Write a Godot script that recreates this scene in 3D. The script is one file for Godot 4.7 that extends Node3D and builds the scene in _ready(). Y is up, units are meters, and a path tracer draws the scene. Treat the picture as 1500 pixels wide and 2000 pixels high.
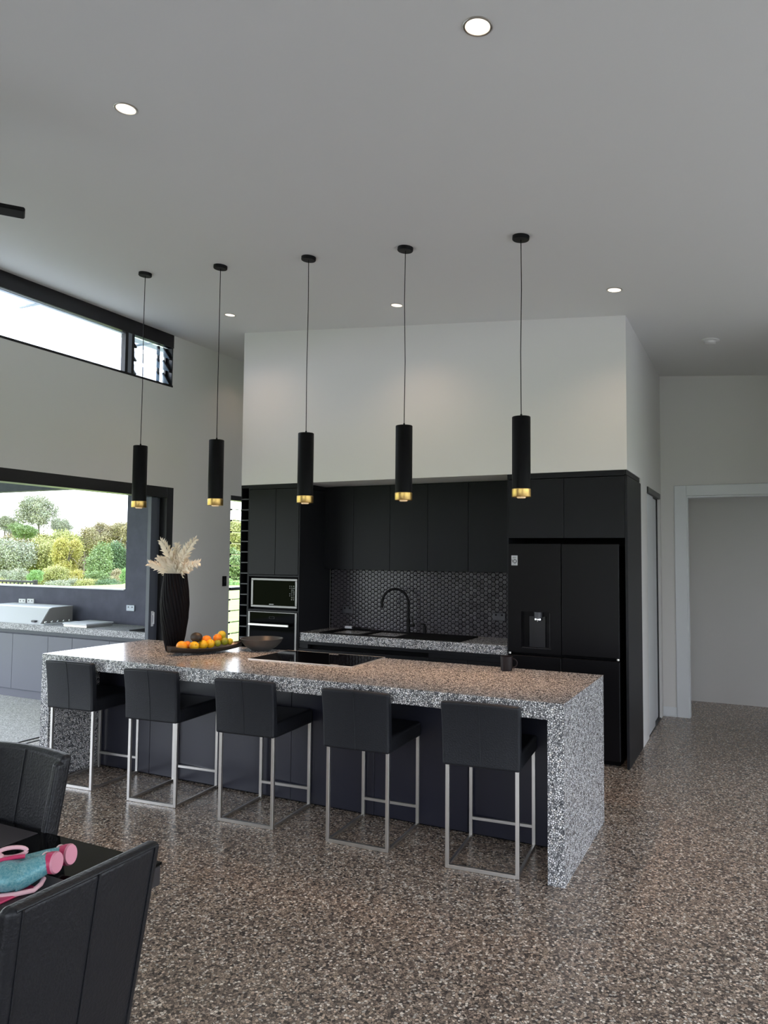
extends Node3D

# ---------------------------------------------------------------- mesh helper
class MB:
	var v := PackedVector3Array()
	var n := PackedVector3Array()
	var uv := PackedVector2Array()
	var t := Transform3D()
	var off := Vector2.ZERO
	func tuv(p: Vector3, m: Vector3) -> Vector2:
		var a := m.abs()
		if a.x > a.y and a.x > a.z:
			return Vector2(p.z, -p.y) + off
		if a.y > a.z:
			return Vector2(p.x, p.z) + off
		return Vector2(p.x, -p.y) + off
	func tri(a: Vector3, b: Vector3, c: Vector3, na: Vector3, nb: Vector3, nc: Vector3) -> void:
		a = t * a
		b = t * b
		c = t * c
		na = (t.basis * na).normalized()
		nb = (t.basis * nb).normalized()
		nc = (t.basis * nc).normalized()
		var m := na + nb + nc
		if (b - a).cross(c - a).dot(m) > 0.0:
			var q := b
			b = c
			c = q
			q = nb
			nb = nc
			nc = q
		v.append(a)
		v.append(b)
		v.append(c)
		n.append(na)
		n.append(nb)
		n.append(nc)
		uv.append(tuv(a, m))
		uv.append(tuv(b, m))
		uv.append(tuv(c, m))
	func flat(a: Vector3, b: Vector3, c: Vector3, m: Vector3) -> void:
		tri(a, b, c, m, m, m)
	func quad(a: Vector3, b: Vector3, c: Vector3, d: Vector3, m: Vector3) -> void:
		tri(a, b, c, m, m, m)
		tri(a, c, d, m, m, m)
	func quadn(a: Vector3, b: Vector3, c: Vector3, d: Vector3, na: Vector3, nb: Vector3, nc: Vector3, nd: Vector3) -> void:
		tri(a, b, c, na, nb, nc)
		tri(a, c, d, na, nc, nd)
	# box between two corners with chamfered edges
	func box(lo: Vector3, hi: Vector3, b := 0.0) -> void:
		var c := (lo + hi) / 2.0
		var h := ((hi - lo) / 2.0).abs()
		b = minf(b, minf(h.x, minf(h.y, h.z)) * 0.95)
		for ax in 3:
			var u := (ax + 1) % 3
			var w := (ax + 2) % 3
			for s in [-1.0, 1.0]:
				var m := Vector3.ZERO
				m[ax] = s
				var k: Array[Vector3] = []
				for q in [[-1, -1], [1, -1], [1, 1], [-1, 1]]:
					var p := Vector3.ZERO
					p[ax] = s * h[ax]
					p[u] = q[0] * (h[u] - b)
					p[w] = q[1] * (h[w] - b)
					k.append(c + p)
				quad(k[0], k[1], k[2], k[3], m)
		if b <= 0.0:
			return
		for ax in 3:
			var u := (ax + 1) % 3
			var w := (ax + 2) % 3
			for su in [-1.0, 1.0]:
				for sw in [-1.0, 1.0]:
					var m := Vector3.ZERO
					m[u] = su
					m[w] = sw
					var k: Array[Vector3] = []
					for q in [[-1, 0], [1, 0], [1, 1], [-1, 1]]:
						var p := Vector3.ZERO
						p[ax] = q[0] * (h[ax] - b)
						p[u] = su * (h[u] - (b if q[1] == 0 else 0.0))
						p[w] = sw * (h[w] - (0.0 if q[1] == 0 else b))
						k.append(c + p)
					quad(k[0], k[1], k[2], k[3], m.normalized())
		for sx in [-1.0, 1.0]:
			for sy in [-1.0, 1.0]:
				for sz in [-1.0, 1.0]:
					var s := Vector3(sx, sy, sz)
					flat(c + s * (h - Vector3(0, b, b)), c + s * (h - Vector3(b, 0, b)), c + s * (h - Vector3(b, b, 0)), s.normalized())
	# rounded box with optional bending
	func rbox(c: Vector3, h: Vector3, r: float, seg := 3, mid := 1, bend = null) -> void:
		r = minf(r, minf(h.x, minf(h.y, h.z)))
		for ax in 3:
			var u := (ax + 1) % 3
			var w := (ax + 2) % 3
			var lu := ticks(h[u], r, seg, mid)
			var lw := ticks(h[w], r, seg, mid)
			for s in [-1.0, 1.0]:
				var P := []
				var N := []
				for i in lu.size():
					for j in lw.size():
						var q := Vector3.ZERO
						q[ax] = s * h[ax]
						q[u] = lu[i]
						q[w] = lw[j]
						var inn := q.clamp(-(h - Vector3.ONE * r), h - Vector3.ONE * r)
						var d := (q - inn).normalized()
						var p := c + inn + d * r
						if bend != null:
							var e := 0.002
							var tb := Vector3.ZERO
							tb[u] = 1.0
							var ta := d.cross(tb).normalized() if absf(d.dot(tb)) < 0.9 else d.cross(Vector3(tb.y, tb.z, tb.x)).normalized()
							var tc := d.cross(ta)
							var p0: Vector3 = bend.call(p)
							var pa: Vector3 = bend.call(p + ta * e)
							var pc: Vector3 = bend.call(p + tc * e)
							var m := (pa - p0).cross(pc - p0).normalized()
							if m.dot(d) < 0:
								m = -m
							P.append(p0)
							N.append(m)
						else:
							P.append(p)
							N.append(d)
				var W := lw.size()
				for i in lu.size() - 1:
					for j in W - 1:
						var a := i * W + j
						quadn(P[a], P[a + 1], P[a + W + 1], P[a + W], N[a], N[a + 1], N[a + W + 1], N[a + W])
	func ticks(h: float, r: float, seg: int, mid: int) -> PackedFloat32Array:
		var o := PackedFloat32Array()
		for i in seg + 1:
			o.append(-h + r - r * tan(PI / 4.0 * (1.0 - float(i) / seg)))
		for i in range(1, mid):
			o.append(lerpf(-h + r, h - r, float(i) / mid))
		for i in seg + 1:
			o.append(h - r + r * tan(PI / 4.0 * float(i) / seg))
		return o
	# profile of (radius, height) turned round y
	func lathe(pr: Array, seg := 24, at := Vector3.ZERO) -> void:
		var k := pr.size()
		var sn: Array[Vector2] = []
		for i in k - 1:
			var d: Vector2 = pr[i + 1] - pr[i]
			sn.append(Vector2(d.y, -d.x).normalized())
		for i in k - 1:
			if (pr[i + 1] - pr[i]).length() < 1e-7:
				continue
			var n0 := sn[i]
			var n1 := sn[i]
			if i > 0 and sn[i - 1].dot(sn[i]) > 0.75:
				n0 = (sn[i - 1] + sn[i]).normalized()
			if i < k - 2 and sn[i + 1].dot(sn[i]) > 0.75:
				n1 = (sn[i + 1] + sn[i]).normalized()
			for j in seg:
				var a := TAU * j / seg
				var b := TAU * (j + 1) / seg
				var ca := Vector3(cos(a), 0, sin(a))
				var cb := Vector3(cos(b), 0, sin(b))
				var up := Vector3.UP
				var p0: Vector3 = at + ca * pr[i].x + up * pr[i].y
				var p1: Vector3 = at + cb * pr[i].x + up * pr[i].y
				var p2: Vector3 = at + cb * pr[i + 1].x + up * pr[i + 1].y
				var p3: Vector3 = at + ca * pr[i + 1].x + up * pr[i + 1].y
				var m0 := ca * n0.x + up * n0.y
				var m1 := cb * n0.x + up * n0.y
				var m2 := cb * n1.x + up * n1.y
				var m3 := ca * n1.x + up * n1.y
				if pr[i].x > 1e-6:
					tri(p0, p1, p2, m0, m1, m2)
				if pr[i + 1].x > 1e-6:
					tri(p0, p2, p3, m0, m2, m3)
	func tube(path: Array, rad, seg := 10, caps := true) -> void:
		var k := path.size()
		var up := Vector3.UP
		var d0: Vector3 = (path[1] - path[0]).normalized()
		if absf(d0.dot(up)) > 0.9:
			up = Vector3.RIGHT
		var x := d0.cross(up).normalized()
		var rows := []
		for i in k:
			var d: Vector3 = (path[mini(i + 1, k - 1)] - path[maxi(i - 1, 0)]).normalized()
			x = (x - d * x.dot(d)).normalized()
			var y := d.cross(x)
			var r: float = rad[i] if rad is Array else rad
			var row := []
			for j in seg + 1:
				var a := TAU * j / seg
				var m := x * cos(a) + y * sin(a)
				row.append([path[i] + m * r, m])
			rows.append(row)
			if caps and (i == 0 or i == k - 1):
				var e := -d if i == 0 else d
				for j in seg:
					flat(path[i], row[j][0], row[j + 1][0], e)
		for i in k - 1:
			for j in seg:
				var A = rows[i][j]
				var B = rows[i][j + 1]
				var C = rows[i + 1][j + 1]
				var D = rows[i + 1][j]
				quadn(A[0], B[0], C[0], D[0], A[1], B[1], C[1], D[1])
	func ball(c: Vector3, r: Vector3, seg := 16, rough := 0.0, sd := 0) -> void:
		var rows := seg / 2
		var g := func(i: int, j: int) -> Array:
			var a := PI * i / rows
			var b := TAU * j / seg
			var m := Vector3(sin(a) * cos(b), cos(a), sin(a) * sin(b))
			var k := 1.0 + rough * sin(m.x * 5.0 + sd) * sin(m.y * 4.0 + sd * 1.7) * sin(m.z * 6.0)
			return [c + m * r * k, (m / r).normalized()]
		for i in rows:
			for j in seg:
				var A: Array = g.call(i, j)
				var B: Array = g.call(i, j + 1)
				var C: Array = g.call(i + 1, j + 1)
				var D: Array = g.call(i + 1, j)
				if i > 0:
					tri(A[0], B[0], C[0], A[1], B[1], C[1])
				if i < rows - 1:
					tri(A[0], C[0], D[0], A[1], C[1], D[1])
	# square bar between two points
	func bar(a: Vector3, b: Vector3, w: float, h: float, bev := 0.001, up := Vector3.UP) -> void:
		var d := (b - a).normalized()
		if absf(d.dot(up)) > 0.95:
			up = Vector3.BACK
		var x := up.cross(d).normalized()
		var y := d.cross(x)
		var keep := t
		t = t * Transform3D(Basis(x, y, d), (a + b) / 2.0)
		var L := (b - a).length() / 2.0
		box(Vector3(-w / 2, -h / 2, -L), Vector3(w / 2, h / 2, L), bev)
		t = keep
	# closed outline in the (z, y) plane pushed along x
	func prism(o: Array, x0: float, x1: float) -> void:
		var idx := Geometry2D.triangulate_polygon(PackedVector2Array(o))
		for s in [[x0, -1.0 if x0 < x1 else 1.0], [x1, 1.0 if x0 < x1 else -1.0]]:
			for i in range(0, idx.size(), 3):
				var p: Array[Vector3] = []
				for j in 3:
					p.append(Vector3(s[0], o[idx[i + j]].y, o[idx[i + j]].x))
				flat(p[0], p[1], p[2], Vector3(s[1], 0, 0))
		var ccw := 0.0
		for i in o.size():
			ccw += o[i].cross(o[(i + 1) % o.size()])
		for i in o.size():
			var a: Vector2 = o[i]
			var b: Vector2 = o[(i + 1) % o.size()]
			var d := (b - a).normalized() * signf(ccw)
			var m := Vector3(0, -d.x, d.y)
			quad(Vector3(x0, a.y, a.x), Vector3(x1, a.y, a.x), Vector3(x1, b.y, b.x), Vector3(x0, b.y, b.x), m)
	func mesh(mat: Material) -> ArrayMesh:
		var a := []
		a.resize(Mesh.ARRAY_MAX)
		a[Mesh.ARRAY_VERTEX] = v
		a[Mesh.ARRAY_NORMAL] = n
		a[Mesh.ARRAY_TEX_UV] = uv
		var m := ArrayMesh.new()
		m.add_surface_from_arrays(Mesh.PRIMITIVE_TRIANGLES, a)
		m.surface_set_material(0, mat)
		return m

# ---------------------------------------------------------------- scene helpers
var used := {}
var rng := RandomNumberGenerator.new()
var M := {}

func numbered(called: String) -> String:
	var k: int = used.get(called, -1) + 1
	used[called] = k
	return called if k == 0 else "%s_%03d" % [called, k]

func tag(o: Node3D, label: String, category: String, group := "") -> Node3D:
	o.set_meta("label", label)
	o.set_meta("category", category)
	if group:
		o.set_meta("group", group)
	return o

func thing(called: String, at: Vector3, label: String, category: String, group := "", turn := 0.0) -> Node3D:
	var o := Node3D.new()
	o.name = numbered(called)
	o.position = at
	o.rotation.y = turn
	add_child(o)
	return tag(o, label, category, group)

# a new mesh builder whose coordinates are the scene's, for a part of an unturned thing
func mb(root: Node3D = null) -> MB:
	var b := MB.new()
	if root:
		b.t.origin = -root.position
	b.off = Vector2(rng.randf() * 3.0, rng.randf() * 3.0)
	return b

func part(called: String, b: MB, mat: Material, parent: Node3D, label := "") -> MeshInstance3D:
	var o := MeshInstance3D.new()
	o.name = called
	o.mesh = b.mesh(mat)
	parent.add_child(o, true)
	if label:
		o.set_meta("label", label)
	return o

func solo(called: String, b: MB, mat: Material, label: String, category: String, group := "") -> MeshInstance3D:
	var o := MeshInstance3D.new()
	o.name = numbered(called)
	o.mesh = b.mesh(mat)
	add_child(o)
	tag(o, label, category, group)
	return o

func struct(called: String, b: MB, mat: Material, label := "") -> MeshInstance3D:
	var o := MeshInstance3D.new()
	o.name = called
	o.mesh = b.mesh(mat)
	add_child(o, true)
	o.set_meta("kind", "structure")
	if label:
		o.set_meta("label", label)
	return o

func frame_node(called: String, label: String) -> Node3D:
	var o := Node3D.new()
	o.name = called
	add_child(o, true)
	o.set_meta("kind", "structure")
	o.set_meta("label", label)
	return o

func mat(called: String, c: Color, rough := 0.5, metal := 0.0, spec := 0.5) -> StandardMaterial3D:
	var m := StandardMaterial3D.new()
	m.resource_name = called
	m.albedo_color = c
	m.roughness = rough
	m.metallic = metal
	m.metallic_specular = spec
	M[called] = m
	return m

func rgb8(r: int, g: int, b: int) -> Color:
	return Color8(r, g, b)

# polished aggregate: two sizes of stone set in a cement paste
func terrazzo(size: int, cell: float, sd: int, pal: Array, paste: Color, small_pal: Array, edge: float) -> ImageTexture:
	var pics := []
	for k in 2:
		for kind in [FastNoiseLite.RETURN_CELL_VALUE, FastNoiseLite.RETURN_DISTANCE2_SUB]:
			var f := FastNoiseLite.new()
			f.seed = sd + k * 17
			f.noise_type = FastNoiseLite.TYPE_CELLULAR
			f.cellular_return_type = kind
			f.cellular_distance_function = FastNoiseLite.DISTANCE_EUCLIDEAN
			f.cellular_jitter = 0.95
			f.frequency = 1.0 / (cell if k == 0 else cell * 0.42)
			f.fractal_type = FastNoiseLite.FRACTAL_NONE
			f.domain_warp_enabled = true
			f.domain_warp_amplitude = cell * 0.35
			f.domain_warp_frequency = 1.3 / cell
			f.domain_warp_fractal_type = FastNoiseLite.DOMAIN_WARP_FRACTAL_NONE
			var im := f.get_image(size, size, false, false, true)
			im.convert(Image.FORMAT_L8)
			pics.append(im.get_data())
	var lut := []
	for p in [pal, small_pal]:
		var l := PackedByteArray()
		var r := RandomNumberGenerator.new()
		r.seed = sd
		for i in 256:
			var c: Color = p[r.randi() % p.size()]
			var f := r.randf_range(0.82, 1.15)
			l.append(int(clampf(c.r * f, 0, 1) * 255))
			l.append(int(clampf(c.g * f, 0, 1) * 255))
			l.append(int(clampf(c.b * f, 0, 1) * 255))
		lut.append(l)
	var A: PackedByteArray = pics[0]
	var B: PackedByteArray = pics[1]
	var C: PackedByteArray = pics[2]
	var D: PackedByteArray = pics[3]
	var L0: PackedByteArray = lut[0]
	var L1: PackedByteArray = lut[1]
	var out := PackedByteArray()
	out.resize(size * size * 3)
	var e := int(edge * 255)
	var pr := int(paste.r * 255)
	var pg := int(paste.g * 255)
	var pb := int(paste.b * 255)
	var o := 0
	for i in size * size:
		if B[i] > e:
			var k := A[i] * 3
			out[o] = L0[k]
			out[o + 1] = L0[k + 1]
			out[o + 2] = L0[k + 2]
		elif D[i] > e:
			var k := C[i] * 3
			out[o] = L1[k]
			out[o + 1] = L1[k + 1]
			out[o + 2] = L1[k + 2]
		else:
			out[o] = pr
			out[o + 1] = pg
			out[o + 2] = pb
		o += 3
	return ImageTexture.create_from_image(Image.create_from_data(size, size, false, Image.FORMAT_RGB8, out))

func noise_normal(freq: float, strength: float, cellular := false, size := 256) -> NoiseTexture2D:
	var f := FastNoiseLite.new()
	f.seed = 5
	f.noise_type = FastNoiseLite.TYPE_CELLULAR if cellular else FastNoiseLite.TYPE_SIMPLEX
	f.frequency = freq
	var t := NoiseTexture2D.new()
	t.width = size
	t.height = size
	t.seamless = true
	t.as_normal_map = true
	t.bump_strength = strength
	t.noise = f
	return t

func mottled(a: Color, b: Color, freq: float, size := 512) -> NoiseTexture2D:
	var f := FastNoiseLite.new()
	f.seed = 9
	f.frequency = freq
	f.fractal_octaves = 5
	var t := NoiseTexture2D.new()
	t.width = size
	t.height = size
	t.seamless = true
	t.noise = f
	var g := Gradient.new()
	g.set_color(0, a)
	g.set_color(1, b)
	t.color_ramp = g
	return t

# ---------------------------------------------------------------- the room's main measures
const TF := -2.354      # front plane of the tall cabinets
const LW := -4.825      # inner face of the left wall
const SR := -0.036      # right face of the kitchen block
const RW := 4.3
const BW := 7.2

func ceil_y(x: float) -> float:
	return 3.642 - 0.0886 * x

func _ready() -> void:
	rng.seed = 11
	# camera
	var cam := Camera3D.new()
	cam.name = "camera"
	cam.fov = 68.744
	cam.near = 0.05
	cam.far = 600.0
	cam.transform = Transform3D(Basis(Vector3(0.893732, 0.00908, -0.44851), Vector3(0.017578, 0.998318, 0.055239), Vector3(0.448257, -0.057253, 0.892069)), Vector3(0.9124, 1.6756, 3.8897))
	add_child(cam)
	cam.current = true
	# overcast sky
	var sky := ProceduralSkyMaterial.new()
	sky.sky_top_color = Color(0.84, 0.89, 0.965)
	sky.sky_horizon_color = Color(0.955, 0.97, 1.0)
	sky.sky_curve = 0.2
	sky.sky_energy_multiplier = 4.2
	sky.ground_bottom_color = Color(0.35, 0.38, 0.33)
	sky.ground_horizon_color = Color(0.9, 0.93, 0.95)
	sky.ground_curve = 0.03
	sky.ground_energy_multiplier = 2.0
	var env := Environment.new()
	env.background_mode = Environment.BG_SKY
	env.sky = Sky.new()
	env.sky.sky_material = sky
	env.tonemap_mode = Environment.TONE_MAPPER_LINEAR
	env.tonemap_exposure = 0.208
	env.sdfgi_enabled = true
	env.ssao_enabled = true
	env.ssil_enabled = true
	var we := WorldEnvironment.new()
	we.name = "world_environment"
	we.environment = env
	add_child(we)

	materials()
	shell()
	outside_shell()
	windows()
	kitchen_wall()
	island()
	stools()
	dining()
	pendants()
	ceiling_things()
	counter_things()
	island_things()
	alfresco_things()
	garden()

const DOWNLIGHT := 2.1
const PENDANT := 4.8

func materials() -> void:
	mat("paint", rgb8(224, 222, 219), 0.62, 0.0, 0.35)
	mat("ceiling_paint", rgb8(228, 228, 226), 0.75, 0.0, 0.3)
	mat("trim_paint", rgb8(226, 229, 231), 0.35)
	mat("cabinet", rgb8(27, 28, 31), 0.42, 0.0, 0.3)
	mat("cabinet_edge", rgb8(48, 50, 54), 0.45)
	mat("island_panel", rgb8(33, 34, 46), 0.28, 0.0, 0.5)
	mat("void_black", rgb8(12, 12, 14), 0.7, 0.0, 0.2)
	mat("fridge", rgb8(17, 16, 18), 0.36, 0.1, 0.28)
	mat("black_glass", rgb8(4, 4, 6), 0.04, 0.0, 0.13)
	mat("black_frame", rgb8(22, 21, 25), 0.35)
	mat("pendant_black", rgb8(13, 13, 15), 0.5, 0.0, 0.25)
	mat("steel", rgb8(216, 213, 208), 0.36, 1.0)
	mat("micro_steel", rgb8(120, 119, 118), 0.38, 1.0)
	mat("chrome", rgb8(225, 226, 228), 0.12, 1.0)
	mat("bright_steel", rgb8(226, 226, 224), 0.3, 0.8)
	mat("brass", rgb8(222, 184, 112), 0.34, 1.0)
	mat("grey_aluminium", rgb8(150, 156, 168), 0.4, 0.6)
	mat("black_matt", rgb8(12, 12, 14), 0.55, 0.0, 0.3)
	mat("black_sink", rgb8(10, 10, 11), 0.55, 0.0, 0.25)
	mat("monument", rgb8(74, 79, 90), 0.42)
	mat("outdoor_cabinet", rgb8(96, 98, 108), 0.45)
	mat("white_plastic", rgb8(214, 216, 220), 0.35)
	mat("grey_plastic", rgb8(70, 70, 76), 0.4)
	mat("dark_plastic", rgb8(20, 17, 19), 0.5, 0.0, 0.25)
	mat("print_white", rgb8(196, 198, 202), 0.5)
	mat("print_black", rgb8(22, 22, 26), 0.5)
	mat("hood_steel", rgb8(200, 203, 210), 0.4, 0.0)
	mat("hood_side", rgb8(140, 137, 136), 0.4, 0.2)
	mat("vase", rgb8(14, 12, 15), 0.55, 0.0, 0.2)
	mat("plume", rgb8(254, 242, 220), 0.85)
	M.plume.backlight_enabled = true
	M.plume.backlight = Color(0.5, 0.45, 0.38)
	mat("bowl", rgb8(70, 69, 68), 0.38)
	mat("platter", rgb8(52, 43, 36), 0.3)
	mat("mug", rgb8(24, 18, 20), 0.45, 0.0, 0.3)
	mat("orange", rgb8(246, 158, 22), 0.42)
	mat("deep_orange", rgb8(238, 136, 16), 0.42)
	mat("lemon", rgb8(240, 184, 24), 0.42)
	mat("lime", rgb8(150, 150, 38), 0.42)
	mat("lime_yellow", rgb8(200, 176, 34), 0.42)
	mat("avocado", rgb8(44, 36, 28), 0.5)
	for k in ["orange", "deep_orange", "lemon", "lime", "lime_yellow", "avocado"]:
		M[k].normal_enabled = true
		M[k].normal_texture = noise_normal(0.25, 6.0, true, 128)
		M[k].uv1_scale = Vector3(14, 14, 14)
		M[k].uv1_triplanar = true
		M[k].normal_scale = 0.35
	mat("leather", rgb8(35, 37, 42), 0.42, 0.0, 0.38)
	mat("chair_leather", rgb8(27, 28, 32), 0.4, 0.0, 0.42)
	for k in ["leather", "chair_leather"]:
		M[k].normal_enabled = true
		M[k].normal_texture = noise_normal(0.09, 5.0, true, 256)
		M[k].uv1_scale = Vector3(5, 5, 5)
		M[k].uv1_triplanar = true
		M[k].normal_scale = 0.25
	mat("table_glass", rgb8(8, 8, 9), 0.07, 0.0, 0.22)
	mat("table_frame", rgb8(40, 36, 38), 0.4)
	mat("placemat", rgb8(52, 48, 52), 0.55)
	mat("glitter", Color.WHITE, 0.42, 0.15)
	var gl := mottled(rgb8(52, 132, 150), rgb8(170, 205, 205), 0.12, 256)
	gl.noise.noise_type = FastNoiseLite.TYPE_CELLULAR
	gl.noise.cellular_return_type = FastNoiseLite.RETURN_CELL_VALUE
	M.glitter.albedo_texture = gl
	M.glitter.uv1_scale = Vector3(9, 9, 9)
	M.glitter.uv1_triplanar = true
	mat("toy_pink", rgb8(206, 58, 104), 0.35)
	mat("toy_light_pink", rgb8(238, 160, 180), 0.45)
	mat("toy_pale_pink", rgb8(232, 186, 194), 0.6)
	mat("toy_white_pink", rgb8(236, 214, 216), 0.6)
	mat("hex_tile", rgb8(70, 67, 72), 0.25, 0.0, 0.5)
	mat("hex_tile_dark", rgb8(60, 57, 62), 0.27, 0.0, 0.5)
	mat("hex_tile_pale", rgb8(80, 77, 82), 0.23, 0.0, 0.5)
	mat("grout", rgb8(5, 5, 6), 0.9, 0.0, 0.1)
	mat("paving", rgb8(176, 174, 170), 0.8)
	mat("alf_floor", Color.WHITE, 0.6)
	M.alf_floor.albedo_texture = terrazzo(512, 7.0, 61, [rgb8(206, 203, 203), rgb8(184, 181, 181), rgb8(224, 222, 223), rgb8(152, 149, 149)], rgb8(196, 194, 194), [rgb8(210, 208, 208)], 0.16)
	M.alf_floor.uv1_scale = Vector3.ONE / 0.9
	mat("soffit", rgb8(232, 236, 232), 0.7)
	mat("render_grey", Color.WHITE, 0.75)
	M.render_grey.albedo_texture = mottled(rgb8(66, 68, 82), rgb8(80, 82, 98), 0.012)
	M.render_grey.uv1_triplanar = true
	M.render_grey.uv1_scale = Vector3.ONE * 0.7
	mat("lawn", Color.WHITE, 0.95)
	M.lawn.albedo_texture = mottled(rgb8(138, 156, 78), rgb8(164, 176, 98), 0.02)
	M.lawn.uv1_triplanar = true
	M.lawn.uv1_world_triplanar = true
	M.lawn.uv1_scale = Vector3.ONE * 0.15
	# panes
	var g := mat("pane", Color(1, 1, 1, 0.03), 0.0)
	g.transparency = BaseMaterial3D.TRANSPARENCY_ALPHA
	var fr := mat("louvre_glass", Color(0.72, 0.82, 0.92, 0.45), 0.1)
	fr.transparency = BaseMaterial3D.TRANSPARENCY_ALPHA
	var cl := mat("louvre_clear", Color(0.85, 0.92, 0.97, 0.06), 0.02)
	cl.transparency = BaseMaterial3D.TRANSPARENCY_ALPHA
	# lamps
	var l := mat("lamp_lens", Color(1, 0.95, 0.88), 0.4)
	l.emission_enabled = true
	l.emission = Color(1.0, 0.93, 0.85)
	l.emission_energy_multiplier = 9.0
	var p := mat("pendant_lens", Color(1, 0.9, 0.75), 0.3)
	p.emission_enabled = true
	p.emission = Color(1.0, 0.82, 0.6)
	p.emission_energy_multiplier = 1.2
	# polished stone
	mat("floor_stone", Color.WHITE, 0.25, 0.0, 0.5)
	M.floor_stone.albedo_texture = terrazzo(2048, 8.0, 3, [rgb8(198, 176, 156), rgb8(178, 157, 139), rgb8(212, 195, 178), rgb8(154, 135, 120), rgb8(128, 113, 102), rgb8(224, 214, 201), rgb8(98, 88, 81), rgb8(166, 148, 133), rgb8(78, 71, 67)], rgb8(70, 63, 59), [rgb8(142, 126, 113), rgb8(98, 88, 81), rgb8(176, 158, 142), rgb8(66, 60, 57)], 0.13)
	M.floor_stone.uv1_scale = Vector3.ONE / 3.0
	mat("slab_stone", Color.WHITE, 0.2, 0.0, 0.5)
	M.slab_stone.albedo_texture = terrazzo(1024, 9.0, 29, [rgb8(238, 239, 240), rgb8(214, 214, 215), rgb8(246, 246, 245), rgb8(182, 182, 183), rgb8(124, 124, 127), rgb8(226, 223, 218)], rgb8(62, 64, 68), [rgb8(84, 86, 90), rgb8(188, 188, 189), rgb8(60, 62, 66), rgb8(140, 140, 143)], 0.22)
	M.slab_stone.uv1_scale = Vector3.ONE / 1.25
	mat("bench_stone", Color.WHITE, 0.35, 0.0, 0.4)
	M.bench_stone.albedo_texture = terrazzo(512, 6.0, 83, [rgb8(186, 186, 190), rgb8(160, 160, 164), rgb8(206, 206, 210), rgb8(132, 132, 136), rgb8(108, 108, 112)], rgb8(112, 112, 116), [rgb8(140, 140, 144), rgb8(170, 170, 174)], 0.16)
	M.bench_stone.uv1_scale = Vector3.ONE / 0.8

# ---------------------------------------------------------------- walls, floor, ceiling
const TURN := Basis(Vector3(0, 0, -1), Vector3(0, 1, 0), Vector3(1, 0, 0))   # prism outlines in (x, y), pushed along -z

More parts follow.
